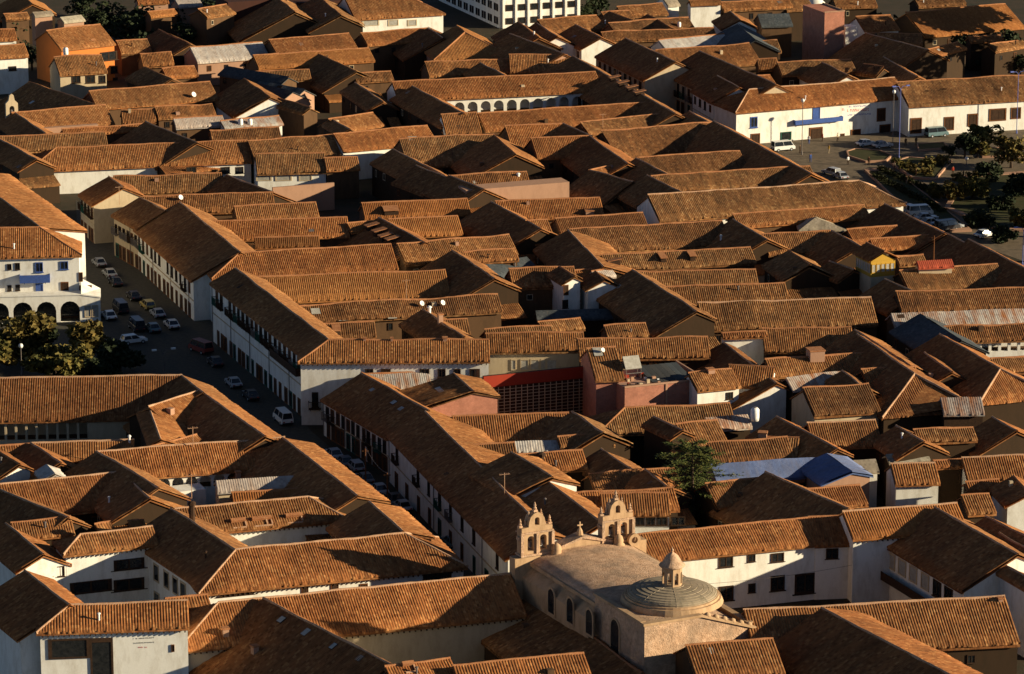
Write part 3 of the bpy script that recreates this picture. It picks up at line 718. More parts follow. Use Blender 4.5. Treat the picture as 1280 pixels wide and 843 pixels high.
A 02 715 345 955 272 95 | z=10.2 cap=capw | small tilted lit roof on the dark wing by the left street
B 02 712 345 765 492 60 | z=9.6 cap=capw wb=4.5 pb=20 | short pink lit side roof below the small tilted roof
B 02 962 272 1255 482 200 | z=10.2 cap=capw wb=5 | dark roof along the left street beside the gallery house
A 02 700 545 935 482 50 | z=9 | thin lit roof strip at the foot of the dark gallery wing
A 02 160 520 635 506 88 | z=8.6 cap=capw | plain tiled roof below the dark pillared gallery
B 02 150 520 275 605 130 | z=8.8 cap=capw wb=3.5 | small dark roof with pink edge left below the gallery
A 02 -60 540 140 525 35 | z=8.5 | thin tiled strip at the left edge below the gallery
A 02 465 562 1356 495 138 | z=9.5 wall=white key=arches2 cap=capw | large striped roof above a white wall with small arches, left
B 02 465 562 740 722 190 | z=9.6 cap=capw wb=4.5 | dark roof with broad pink edge left of the small white arches
B 12 130 498 470 760 270 | z=9.8 cap=capw wb=4.5 pb=16 key=str5 | dark roof whose pink far side drops to the left street
A 02 -20 722 580 660 165 | z=9 cap=capw | wide diagonal striped roof at the left with shaded corner
B 02 -60 720 300 870 140 | z=9.1 cap=capw wb=4 | roof with broad pink edge running to the left frame edge
B 02 580 660 705 775 190 | z=9 cap=capw | dark roof at the right of the wide diagonal striped roof
A 02 1040 698 1410 675 56 | z=8.5 mat=metal wall=cream nocap=1 key=zinc | grey ribbed zinc roof behind the dormered roof, left
A 02 1115 757 1500 735 50 | z=7.8 mat=new | orange tiled strip in front of the grey ribbed zinc roof
B 02 -30 548 90 622 120 | z=9 wall=white wb=2 | small white house with dark roof at the left edge
B 02 225 625 262 665 60 | z=9 mat=metal wall=wood nocap=1 | small dark dormer hut with grey edge at the left
A 02 690 770 790 760 60 | z=7.8 mat=new | little orange roof left of the plain white parapet
B 12 300 700 370 745 60 | z=9 cap=capw wall=white | small dark gable by the grey zinc roof
# --- bottom left
B 03 822 60 1130 255 215 | z=10.4 cap=capw wb=5 wall=white key=bigdark | huge dark roof sloping into the white courtyard, bottom left
A 03 1130 255 1936 176 187 | z=10.4 hip=LR wall=white key=bigfront cap=capw | biggest striped roof above white wall with rafters, bottom left
A 03 845 58 1476 2 125 | z=9.6 hip=R wall=white key=slots cap=capw | lit roof with three dark slot openings, lower left
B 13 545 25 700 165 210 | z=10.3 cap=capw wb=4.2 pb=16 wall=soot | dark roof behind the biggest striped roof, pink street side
A 03 385 182 722 145 86 | z=9.6 hip=L wall=white key=gallery cap=capw | tiled wing over the white two storey courtyard gallery
A 03 60 124 330 100 82 | z=8.8 | tiled roof above the courtyard with grey wall behind, left
B 03 30 130 205 275 130 | z=8.6 cap=capw wall=white | narrow dark roof with white gable at the left edge
A 03 460 132 520 122 50 | z=7.5 | very small roof in the dark yard above the courtyard
A 03 620 115 680 108 40 | z=7.5 mat=new | very small orange roof beside the huge dark roof
B 03 122 356 330 518 245 | z=11 cap=capw wall=white key=bl1 wb=3.6 | very dark roof at the bottom left with bright ridge
A 03 335 520 890 500 128 | z=10.8 hip=L wall=white key=sign cap=capw | lit roof above the sunny white wall with painted lettering
A 03 800 488 985 470 60 | z=8.0 wall=adobe | dark low roof at the foot of the huge dark roof
A 13 -180 508 1210 370 205 | z=8.2 hip=L wall=cream key=lit13 cap=capw | large striped roof cut by a diagonal shadow, bottom centre left
B 13 40 490 640 803 420 | pitch=29 z=8.5 cap=capw wb=1.2 wall=white key=vents | broad dark roof with a line of small vents, bottom left
A 13 625 815 920 775 80 | z=8.5 | lit roof corner at the bottom edge left of centre
A 13 950 808 1560 752 120 | z=8.5 | lit striped roof at the bottom edge before the church
# --- centre street
B 12 505 186 825 366 195 | z=8.3 cap=capw wb=4.5 wall=white key=rs1 | first dark roofed house of the right street row, centre
A 12 525 190 820 178 72 | z=7.6 mat=rust wall=adobe | patched roof of tiles and grey sheets in front of the white row
B 12 948 192 1040 272 385 | z=9.3 pitch=14 cap=capw wb=4 wall=brick key=rs2 mat=dull | dark roof with four skylights and brick gable end, centre
B 12 812 372 1400 955 190 | z=9.3 cap=capw wb=7 pb=17 wall=white key=rs3 | dark street house with broad pink lit back, centre
A 12 945 392 1490 375 132 | z=8.6 | finely striped lit roof below the red awning
A 12 1010 535 1230 525 62 | z=8.4 mat=dull | tiny striped roof by the pink lit back slope
B 22 0 572 190 685 215 | z=10.9 pitch=18 cap=capw mat=dull wall=white key=rs4 wb=4 | street house with mossy green dark roof
B 22 165 700 432 905 200 | z=10.3 cap=capw wall=white key=rs5 wb=4.5 | last dark roofed street house behind the left belfry
A 12 1105 -2 1560 -8 88 | z=9.5 mat=dull wall=cream key=creamw wob=.12 | coarse tiled house with cream wall and pale windows, centre
# --- third row centre
A 22 320 26 930 16 95 | z=8.8 mat=dull | coarse striped roof behind the brick terrace, centre
B 22 1015 40 1264 232 240 | z=7.6 cap=capw wb=2 wall=white key=whitedge | dark roof with long white wall edge right of the brick terrace
A 22 365 66 490 60 155 | z=11.5 wall=brick key=bricktower cap=cap | steep tiled roof on the brick building, centre
A 22 850 188 1045 168 82 | z=8.9 wall=white key=win2 mat=dull | roof above the white wall with two small black windows
A 22 1045 150 1250 160 95 | z=8.7 wall=white key=win2b | shaded roof right of the two window white wall
A 22 540 358 1035 336 118 | z=7.0 mat=dull hip=L | coarse tiled roof directly before the brick terrace building
B 22 290 376 420 462 200 | z=9 cap=capw wb=4.5 mat=dull | gable with dark left and bright right side below brick building
A 22 225 495 470 480 52 | z=8 mat=dull | scruffy low roof left of the dark central yard
A 22 -20 515 220 508 50 | z=7.5 mat=metal nocap=1 | pinkish white metal sheets left of the dark central yard
A 22 790 432 975 415 130 | z=8.8 mat=dull wob=.13 | steep coarse tiled house by the grey scrap roof
B 22 680 395 795 450 60 | z=9 cap=capw | small pointed roof left of the steep coarse one
A 22 930 398 1120 385 60 | z=7.8 mat=rust nocap=1 | grey scrap metal roof near the white water tank
A 22 940 522 1310 500 98 | z=8.6 mat=dull key=chim3 | striped roof directly above the left blue roof
A 22 960 620 1560 582 88 | z=8.0 mat=blue wall=pink nocap=1 | flat blue sheet roof, left of the two blue ones
B 32 322 572 440 655 150 | pitch=17 pb=14 z=8.4 mat=blue wall=pink nocap=1 wb=3 | brighter blue pitched roof, right of the two blue ones
A 22 40 574 330 556 90 | z=8.5 | striped roof with black smoke vent, lower centre
A 22 375 668 770 637 92 | z=8.4 | long striped roof left of the dark conifer
A 22 290 762 765 736 105 | z=8.6 | lit striped roof between belfries and the dark conifer
B 22 430 556 565 642 130 | z=8.3 cap=capw mat=dull | dull gable left of the dark conifer
B 22 640 650 725 716 120 | z=8.7 cap=capw | small dark gable at the conifer's left foot
A 22 930 715 1250 680 112 | z=8.6 | striped roof right of the conifer, half in shade
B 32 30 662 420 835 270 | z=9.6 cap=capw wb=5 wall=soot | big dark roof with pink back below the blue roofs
A 23 430 -15 740 -20 105 | z=8.8 wall=white key=win590 | roof above the narrow white window wall behind the belfries
# --- third row right
A 32 30 122 560 90 82 | z=8.6 mat=dull key=chimbox wob=.12 | wavy tiled roof with a square chimney box, right
A 32 490 172 735 156 72 | z=8.6 mat=dull | lit roof end with timber posts under it, right
B 32 468 0 740 190 240 | z=9.6 hip=R cap=capw | large dark roof with thick bright edge, right
A 32 130 205 388 178 62 | z=8 mat=rust nocap=1 | rust stained metal roof patch at the right
B 32 395 175 478 242 90 | z=8.6 cap=capw | tiny dark gable right of the rust stained metal patch
A 32 210 262 512 240 132 | z=8.8 mat=dull wall=cream key=facade wob=.15 | sagging coarse roof over a shabby cream facade, right
A 32 232 424 545 412 122 | z=8.8 cap=capw | neatly striped lit roof above the blue roofs
B 32 82 396 350 536 150 | z=8.8 cap=capw wb=2.5 | dark roof with bright curved edge left of the neat striped roof
A 32 -10 492 180 500 92 | z=8.6 mat=dull | coarse striped roof above the left blue roof's right end
A 32 870 303 1050 300 80 | z=8 mat=rust wall=wood nocap=1 | lone rusty metal roof in the dark yards at the right
B 32 862 0 1150 165 190 | z=9.3 hip=R cap=capw | dark roof with thick bright edge in front of the white pillars
A 32 1110 116 1330 104 72 | z=8.7 mat=dull | tiled roof at the right edge below the white pillars
B 32 790 90 905 172 100 | z=8.6 cap=capw wall=adobe | small roof with lit adobe gable at the right
B 32 655 440 765 506 130 | z=8.6 cap=capw | dark roof with short bright edge above the mottled shed
A 32 740 464 1012 450 58 | z=8.6 mat=dull | narrow lit roof above the mottled pale shed
B 32 1115 398 1210 452 200 | z=8.6 cap=capw | faint dark roof at the right edge, lower part
A 32 610 572 790 560 42 | z=7 mat=grey wall=adobe nocap=1 | mottled pale shed roof in the dark yard at the right
A 32 632 622 830 616 98 | z=8.6 wall=white cap=capw | small L corner house with white gable and striped roof, right
A 32 835 605 955 598 34 | z=8.4 | tiny lit roof between two white gabled houses
A 32 972 590 1330 580 112 | z=8.8 wall=white cap=capw | white gabled house with striped roof at the right edge
A 32 990 706 1135 698 44 | z=8 wall=adobe | low lit roof strip at the right edge
A 32 970 772 1088 765 92 | z=8.8 | small isolated striped roof at the lower right
B 32 1215 680 1290 760 120 | z=9 wall=white | dark roofed white gable at the right frame edge
A 32 220 742 470 722 95 | z=8.2 | striped roof fragment below the bright blue roof
A 32 455 600 545 596 60 | z=6.5 mat=grey wall=white nocap=1 | pale grey flat annex right of the bright blue roof
# --- bottom right
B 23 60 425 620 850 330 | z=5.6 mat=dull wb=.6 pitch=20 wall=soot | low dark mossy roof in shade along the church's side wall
A 23 600 183 1460 97 128 | z=9.2 wall=white key=wh1 wob=.1 cap=cap | white two storey house with lit striped roof right of the church
A 33 238 100 400 94 135 | z=9.2 wall=white key=wh2 | shaded end of the white two storey house's roof
A 33 402 72 935 34 130 | z=10.5 wall=white key=wh3 mat=new cap=capw | smooth striped roof over a sunlit blank white wall, lower right
B 33 842 55 1230 275 262 | z=10.5 wall=white key=wh4 cap=capw wb=5 | huge black looking roof above a white balcony facade, lower right
A 33 -72 546 1162 484 225 | z=9.6 mat=old key=front wob=.22 cap=capw | long wavy striped roof across the bottom right corner
B 33 300 540 1000 905 300 | z=10.3 cap=capw wb=6 pb=15 wob=.2 | dark roof with broad pink wavy back at the bottom right
A 23 838 712 1240 680 165 | z=9.6 hip= | striped roof before the church wall, bottom centre right
B 33 1085 98 1330 215 90 | z=9.4 cap=capw wb=4.5 | narrow roof with pink back at the lower right edge
B 33 1150 178 1330 280 60 | z=9 cap=capw wb=3.5 wall=white | second narrow pink backed roof at the lower right edge
B 33 1155 318 1330 420 50 | z=9.2 cap=capw wb=4 wall=white | small white walled house at the lower right frame edge
'''
HOUSES = HOUSES.replace('mat=old', '').replace('hip= ', '')
parse(HOUSES, None)
# ------------------------------------------------------------------ openings on walls
def onface(b, face, px, py, off=0.0):
    d = b.imw.to_3x3() @ ray(px, py); o = b.imw @ Vector((0, 0, CAMH))
    if face == 'F': t = (b.yf - off - o.y) / d.y
    elif face == 'R': t = (b.wxL + off - o.x) / d.x
    else: t = (b.wx0 - off - o.x) / d.x
    return o + d * t
UN = {}
def unit(kind):
    if kind in UN: return UN[kind]
    fr = MB(); pn = MB(); t = .09
    fm, pm = {'w': ('wood', 'glass'), 'b': ('bluewood', 'glass'), 'd': ('brownwood', 'wood'), 'db': ('bluewood', 'bluewood'), 'g': ('greenwood', 'glass'), 'p': ('white', 'glass'), 'o': ('wood', 'glass'), 'c': ('cream', 'glass'), 'lit': ('cream', 'skyglass'), 'y': ('yellow', 'skyglass')}[kind]
    for x0, x1, z0, z1 in ((-.5, -.5 + t, -.5, .5), (.5 - t, .5, -.5, .5), (-.5 + t, .5 - t, .5 - t, .5), (-.5 + t, .5 - t, -.5, -.5 + t)):
        fr.box(x0, x1, -.10, .0, z0, z1)
    if kind in 'wbp': fr.box(-.025, .025, -.08, -.0, -.5 + t, .5 - t); fr.box(-.6, .6, -.16, 0, -.56, -.505)
    pn.box(-.5 + t, .5 - t, -.035, .0, -.5 + t, .5 - t)
    if kind == 'd':
        for k in (-.2, .2): pn.box(k - .13, k + .13, -.06, -.035, -.38, .38)
    UN[kind] = (fr.mesh('frame', fm), pn.mesh('pane', pm)); return UN[kind]
def put_win(b, face, c, w, h, kind='w', nm=None):
    f, p = unit(kind); nm = nm or ('door' if kind in ('d', 'db') else 'window')
    fo = link(nm, f, b.o, c, 0 if face == 'F' else (math.pi / 2 if face == 'R' else -math.pi / 2), (w, 1, h))
    link('panel' if nm == 'door' else 'pane', p, fo); return fo
def win(b, face, t, x0, y0, x1, y1, kind='w'):
    if isinstance(b, str): b = BLD[b]
    p = onface(b, face, *tp(t, x0, y1)); q = onface(b, face, *tp(t, x1, y0))
    r = onface(b, face, *tp(t, x0, y0)); s = onface(b, face, *tp(t, x1, y1))
    c = (p + q) / 2; w = abs(q.x - p.x) if face == 'F' else abs(q.y - p.y)
    if face != 'F': w = max(abs(s.y - p.y), .3)
    h = (r.z - p.z + q.z - s.z) / 2
    c.z = min(c.z, b.zf - h / 2 - .05)
    return put_win(b, face, c, w, h, kind)
def balcony(b, x, z, w, d=.7, mat='wood', closed=False, h=1.0):
    if isinstance(b, str): b = BLD[b]
    y = b.yf; mb = MB(); mb.box(-w / 2, w / 2, -d, 0, -.12, 0)
    n = max(2, int(w / .22))
    if closed:
        mb.box(-w / 2, w / 2, -d, -d + .06, 0, h); mb.box(-w / 2, -w / 2 + .06, -d + .06, 0, 0, h); mb.box(w / 2 - .06, w / 2, -d + .06, 0, 0, h)
    else:
        for i in range(n + 1):
            xx = -w / 2 + .03 + (w - .06) * i / n; mb.box(xx - .025, xx + .025, -d, -d + .05, 0, h)
        for s in (-1, 1):
            for k in (.33, .66): mb.box(s * (w / 2 - .03) - .025, s * (w / 2 - .03) + .025, -d + d * k - .02, -d + d * k + .03, 0, h)
        mb.box(-w / 2 - .02, w / 2 + .02, -d - .02, -d + .07, h, h + .07)
        for s in (-1, 1): mb.box(s * (w / 2 - .03) - .04, s * (w / 2 - .03) + .04, -d + .07, 0, h, h + .07)
    for s in (-1, 1): mb.box(s * w * .35 - .05, s * w * .35 + .05, -d * .8, 0, -.32, -.121)
    return mb.build('balcony', mat, b.o, (x, y, z))
def street_front(key, n, x0=.03, x1=.97, zu=None, zl=1.35, wu=1.15, hu=2.0, wl=1.4, hl=2.5, bal=.7, ground=1.0, kinds=('w', 'd'), bmat='wood', frame=None, band=True):
    b = BLD[key]; rnd = random.Random(n * 7 + len(key)); zu = zu or (b.zf - .55 - hu / 2)
    a, c = b.wx0, b.wxL
    for i in range(n):
        x = a + (c - a) * (x0 + (x1 - x0) * (i + .5) / n) + rnd.uniform(-.15, .15)
        h = hu * rnd.uniform(.9, 1.05)
        if rnd.random() < .95:
            k = kinds[0] if rnd.random() < .7 else kinds[1]
            put_win(b, 'F', (x, b.yf, zu), wu * rnd.uniform(.85, 1.1), h, k, 'window')
            if rnd.random() < bal: balcony(b, x, zu - h / 2 - .05, wu * 1.6, .65, rnd.choice([bmat, bmat, 'iron', 'greenwood']))
        if rnd.random() < ground:
            put_win(b, 'F', (x + rnd.uniform(-.4, .4), b.yf, hl / 2 * rnd.uniform(.96, 1.0)), wl * rnd.uniform(.8, 1.2), hl, 'd' if rnd.random() < .8 else 'g', 'door')
    if band:
        mb = MB(); mb.box(a, c, -.12, -.004, 0, .14); mb.build('string_course', 'cream', b.o, (0, b.yf, b.zf * .5))
    # rows of downpipes between the bays
    mb = MB()
    for i in range(0, n, 4): mb.tube([(a + (c - a) * (i + .05) / n, -.1, b.zf), (a + (c - a) * (i + .05) / n, -.1, .2)], .06, 5)
    mb.build('downpipes', 'iron', b.o, (0, b.yf, 0))
def rafters(key, sp=.62, mat='wood', r=None):
    b = BLD[key] if isinstance(key, str) else key; mb = MB(); a, c = (b.wx0, b.wxL) if not r else r; n = int((c - a) / sp)
    for i in range(n + 1):
        x = a + sp * .5 + (c - a - sp) * i / n
        y0, y1 = -b.wf - .02, b.yf; z0 = b.z + y0 * b.tanp - .20; z1 = b.z + y1 * b.tanp - .20
        mb.hexa([(x - .08, y0, z0 - .16), (x + .08, y0, z0 - .16), (x + .08, y1, z1 - .2), (x - .08, y1, z1 - .2)], [(x - .08, y0, z0), (x + .08, y0, z0), (x + .08, y1, z1), (x - .08, y1, z1)])
    mb.build('rafters', mat, b.o, kind='stuff')

# left street
street_front('lt1', 4, hu=1.6); street_front('lt2', 6, zu=5.0, hu=1.6, bal=.5); street_front('lt3', 13, hu=1.9, bal=.6)
street_front('lt4', 19, bal=1.0, hu=2.1, wu=1.3)
b = BLD['lt4']; balcony(b, b.L - 8.0, b.zf - 3.1, 13, .9, 'wood', True, 1.1)
# right row
street_front('rs1', 12, bal=.6); street_front('rs2', 5, hu=1.6); street_front('rs3', 10, bal=.6); street_front('rs4', 7, bal=.3); street_front('rs5', 9, bal=.5)
# upper street
street_front('st1', 9, hu=2.4, bal=.3, kinds=('d', 'w'), wu=1.3); street_front('st2', 13, hu=2.4, bal=.9, kinds=('d', 'w')); street_front('st3', 4, bal=0, zl=1, hu=1.6, wu=1.1)
street_front('st0', 5, bal=.2)
# row of windows on the white corner house in the centre
for x0, x1 in ((522, 562), (598, 645), (782, 830), (870, 908), (945, 980), (1022, 1072)): win('row12', 'F', '12', x0, 158, x1, 200, 'w')
b = BLD['row12']; p = onface(b, 'F', *tp('12', 282, 345)); balcony(b, p.x, p.z, 1.8, .8)
win('row12', 'F', '12', 268, 270, 298, 340, 'w')
# cream wall with pale windows
for x0, x1 in ((-5, 18), (40, 80), (88, 130), (138, 160), (165, 215)): win('creamw', 'F', '22', x0, 112, x1, 165, 'lit')
# white corner building on the left plaza
for (x0, y0, x1, y1, k) in ((35, 460, 55, 488, 'w'), (72, 455, 95, 488, 'w'), (170, 452, 205, 500, 'b'), (288, 447, 326, 487, 'b'), (378, 500, 396, 545, 'd'),
                            (36, 562, 55, 590, 'w'), (74, 560, 95, 588, 'w'), (172, 555, 206, 614, 'db'), (292, 546, 328, 606, 'd'), (380, 562, 440, 600, 'd')):
    win('hotel', 'F', '01', x0, y0, x1, y1, k)
b = BLD['hotel']; p0 = onface(b, 'F', *tp('01', 95, 545)); p1 = onface(b, 'F', *tp('01', 240, 540)); balcony(b, (p0.x + p1.x) / 2, (p0.z + p1.z) / 2, p1.x - p0.x, .9, 'bluewood', True, 1.2)
b = BLD['hotel']
q0 = onface(b, 'F', *tp('01', 390, 640), off=2.6); xr = q0.x
mbp = MB(); zt = 4.4; holes = []
c1 = onface(b, 'F', *tp('01', 225, 760), off=2.6).x; c2 = onface(b, 'F', *tp('01', 338, 760), off=2.6).x
x00 = b.wx0 + .5
c0 = c1 - (c2 - c1)
outline = [(x00, 0), (xr + 3.0, 0), (xr + 3.0, zt - .5), (xr, zt), (x00, zt)]
for c in (c0 - (c2 - c1), c0, c1, c2): holes.append(arch(c, 3.1, .01, 1.9, 8))
mbp.poly(outline, holes, b.yf - 2.6, b.yf - 2.1); mbp.build('arcade', 'white', b.o)
mb = MB(); mb.box(x00, xr, b.yf - 2.7, b.yf - .01, zt + .005, zt + .2); mb.hexa([(xr, b.yf - 2.7, zt), (xr + 3.1, b.yf - 2.7, zt - .5), (xr + 3.1, b.yf + .8, zt - .5), (xr, b.yf + .8, zt)], [(xr, b.yf - 2.7, zt + .2), (xr + 3.1, b.yf - 2.7, zt - .3), (xr + 3.1, b.yf + .8, zt + .2), (xr, b.yf + .8, zt + 2.0)]); mb.build('porch_roof', 'white', b.o)
mb = MB(); mb.box(xr + 2.6, xr + 3.0, b.yf - 2.09, b.yf + 4, 0, zt - .5); mb.build('porch_wall', 'white', b.o)
for c in (c0 - (c2 - c1), c0, c1, c2): put_win(b, 'F', (c, b.yf - .02, 1.6), 3.3, 3.15, 'o', 'doorway')  # dark panels modelled for the deep shade inside the porch arches
for k in (.95, 2.15): put_win(b, 'F', (xr + k, b.yf - 2.6, 1.7), 1.0, 2.0, 'lit')
# upper plaza, white building with blue balcony
for (x0, y0, x1, y1, k) in ((-47, 560, -12, 612, 'b'), (-45, 640, 0, 700, 'd'), (98, 632, 150, 672, 'g'), (252, 505, 288, 568, 'db'), (235, 610, 300, 690, 'd'), (558, 518, 602, 582, 'd'), (433, 620, 482, 672, 'd'), (570, 596, 625, 660, 'd'), (385, 640, 405, 680, 'd')):
    win('plaza1', 'F', '30', x0, y0, x1, y1, k)
b = BLD['plaza1']; p0 = onface(b, 'F', *tp('30', 160, 590)); p1 = onface(b, 'F', *tp('30', 388, 572)); balcony(b, (p0.x + p1.x) / 2, (p0.z + p1.z) / 2 - .1, p1.x - p0.x, .9, 'bluewood', True, .8)
for (x0, y0, x1, y1, k) in ((718, 565, 775, 640, 'd'), (880, 560, 930, 625, 'd'), (993, 545, 1042, 605, 'd'), (1095, 520, 1180, 580, 'd'), (1200, 515, 1250, 570, 'd')): win('plaza2', 'F', '30', x0, y0, x1, y1, k)
def marks(b, face, t, rows, mat):
    """rows of small illegible painted strokes, as the photograph shows them"""
    for (x0, x1, y, h, sl) in rows:
        mb = MB(); x = x0; rnd = random.Random(int(x0 + y))
        while x < x1:
            w = rnd.uniform(4.5, 8)
            if rnd.random() < .12: x += w; continue
            yy = y + (x - x0) * sl; p = onface(b, face, *tp(t, x, yy + h / 2)); q = onface(b, face, *tp(t, x + w * .75, yy - h / 2))
            k = rnd.choice([0, 1, 2]); tw = (q.x - p.x) * .3
            mb.box(p.x, p.x + tw, b.yf - .02, b.yf - .004, p.z, q.z)
            if k: mb.box(p.x + tw, q.x, b.yf - .02, b.yf - .004, q.z - (q.z - p.z) * .25, q.z)
            if k != 1: mb.box(p.x + tw, q.x, b.yf - .02, b.yf - .004, p.z, p.z + (q.z - p.z) * .25)
            x += w
        mb.build('lettering', mat, b.o, kind='stuff')
marks(BLD['plaza1'], 'F', '30', [(420, 530, 512, 7, -.06)], 'letterb'); marks(BLD['plaza1'], 'F', '30', [(418, 522, 530, 12, -.05)], 'letter'); marks(BLD['plaza1'], 'F', '30', [(420, 530, 552, 7, -.06)], 'letterb'); marks(BLD['plaza1'], 'F', '30', [(393, 405, 525, 10, 0)], 'letter')
marks(BLD['sign'], 'F', '03', [(638, 738, 673, 5, -.06), (640, 738, 694, 5, -.05)], 'letterd'); marks(BLD['sign'], 'F', '03', [(662, 710, 714, 5, -.02)], 'letter')
# small windows elsewhere
for x0, x1 in ((345, 385), (412, 455), (475, 505)): win('beige', 'F', '00', x0, 362, x1, 398, 'w')
for (x0, y0, x1, y1) in ((480, 248, 560, 290), (530, 318, 562, 352), (540, 372, 562, 398)): win('orange', 'F', '00', x0, y0, x1, y1, 'w')
win('whitebox', 'F', '00', 42, 318, 78, 340, 'w'); win('longwhite', 'L', '01', 175, 75, 215, 130, 'w') if False else None
for (x0, x1) in ((890, 940), (1055, 1100), (1125, 1165)): win('longcream', 'F', '00', x0, 800, x1, 832, 'w')
for x0, x1 in ((508, 590), (632, 682), (725, 770)): win('tophouse', 'F', '10', x0, 95, x1, 125, 'lit')
for x0, x1 in ((92, 172), (205, 268), (0, 75)): win('w330', 'F', '11', x0, 34, x1, 62, 'lit')
for x0, x1 in ((1025, 1058), (1163, 1198)): win('win2', 'F', '22', x0, 270, x1, 304, 'w')
for x0, x1 in ((590, 635), (640, 685), (690, 745), (760, 830)): win('win590', 'F', '23', x0, 88, x1, 130, 'w')
for (x0, y0, x1, y1) in ((990, 280, 1058, 330), (1128, 268, 1165, 305), (1130, 408, 1165, 452), (990, 420, 1060, 490)): win('wh1', 'F', '23', x0, y0, x1, y1, 'w')
for (x0, y0, x1, y1) in ((52, 262, 115, 305), (50, 370, 118, 442), (165, 360, 265, 455)): win('wh1', 'F', '33', x0, y0, x1, y1, 'w')
win('wh2', 'F', '33', 315, 240, 375, 290, 'w')
b = BLD['wh4']
for i, fx in enumerate((.10, .24, .38, .53, .68, .82)):
    x = b.wx0 + (b.wxL - b.wx0) * fx; put_win(b, 'F', (x, b.yf, b.zf - 1.6), 2.0, 2.1, 'lit' if i < 4 else 'w')
balcony(b, b.wx0 + (b.wxL - b.wx0) * .45, b.zf - 3.9, (b.wxL - b.wx0) * .9, 1.2, 'wood', True, 1.0)
b = BLD['bigdark']
for i, fx in enumerate((.42, .58, .72, .84)):
    x = b.wx0 + (b.wxL - b.wx0) * fx; put_win(b, 'F', (x, b.yf, b.zf - 2.0), 1.6, 2.3, 'c'); put_win(b, 'F', (x, b.yf, 1.8), 1.6, 2.3, 'c')
for x0, x1 in ((218, 250), (358, 395), (498, 535), (645, 685)): win('bigfront', 'F', '13', x0, 408, x1, 455, 'd')
win('bigfront', 'F', '13', 800, 345, 935, 395, 'w'); win('bigfront', 'F', '03', 1050, 440, 1215, 462, 'w')
for (x0, y0, x1, y1) in ((545, 290, 690, 340), (335, 395, 535, 450), (545, 385, 690, 440), (240, 340, 255, 372), (268, 325, 308, 375)): win('gallery', 'F', '03', x0, y0, x1, y1, 'w')
win('sign', 'F', '03', 820, 700, 835, 735, 'd'); win('sign', 'F', '03', 232, 672, 432, 768, 'o'); win('sign', 'F', '03', 436, 668, 540, 900, 'o')  # the two wide panels are the shadowed porch, drawn as flat dark panes
b = BLD['sign']; p0 = onface(b, 'F', *tp('03', 550, 690))

for k in ('bigfront', 'sign', 'gallery', 'slots'): rafters(k)
for k in ('lit13', 'wh3', 'row12'): rafters(k, .7)
for (x0, y0, x1, y1) in ((165, 560, 180, 600), (205, 548, 225, 585)): win('wt1', 'R', '21', x0, y0, x1, y1, 'w') if False else None
win('wt1', 'R', '21', 246, 555, 270, 605, 'd'); win('wt1', 'R', '21', 240, 632, 268, 672, 'w')
win('gableroof', 'F', '20', 10, 362, 30, 380, 'w')
# ------------------------------------------------------------------ arcades (open galleries under a roof)
def arcade(key, t, xs, yb_, wpx, hz, mat='white', square=False, dep=2.6, inner='white'):
    b = BLD[key]; y = b.yf - .02; holes = []; pos = [onface(b, 'F', *tp(t, x, yb_), off=.02) for x in xs]
    z0 = pos[0].z; z0 = max(.2, z0)
    for p in pos:
        w = wpx
        holes.append([(p.x - w / 2, z0), (p.x + w / 2, z0), (p.x + w / 2, z0 + hz), (p.x - w / 2, z0 + hz)] if square else arch(p.x, w, z0, z0 + hz - w / 2, 8))
    b.wall.data.vertices  # the wall behind the gallery is pushed back by its depth
    for v in b.wall.data.vertices:
        if abs(v.co.y - b.yf) < .01:
            v.co.y += dep
            if v.co.z > 1: v.co.z = b.z + v.co.y * b.tanp - .2
    xa, xb = b.wx0, b.wxL
    zt = b.z + b.yf * b.tanp - .2
    mb = MB(); mb.poly([(xa, 0), (xb, 0), (xb, zt), (xa, zt)], holes, b.yf, b.yf + .45); mb.build('arcade', mat, b.o)
    mb = MB(); mb.box(xa, xb, b.yf + .46, b.yf + dep - .01, max(0, z0 - .3), z0); mb.build('gallery_floor', 'adobe', b.o)
sp10 = 62.5
arcade('arcade', '10', [975 + sp10 * i for i in range(12)], 545, 2.05, 2.3)
arcade('arches2', '02', [787 + 66 * i for i in range(8)], 742, 1.55, 1.7)
arcade('cloister', '02', [4 + 49.5 * i for i in range(9)], 502, 1.12, 2.7, 'cream')
arcade('whitecol', '31', [1078 + 46 * i for i in range(7)], 880, 1.05, 1.9)
# ------------------------------------------------------------------ the church
CA = R(26.2)
O = at(*tp('23', 635, 612), 11.0); church = thing('church', 'old stone church with twin belfries, long vaulted nave and shallow ribbed dome', 'church', (O.x, O.y, 0), CA)
chw = Matrix.Translation((O.x, O.y, 0)) @ Matrix.Rotation(CA, 4, 'Z'); chi = chw.inverted()
def chl(t, x, y, z): return chi @ at(*tp(t, x, y), z)
TW = 14.2; TD = 12.2
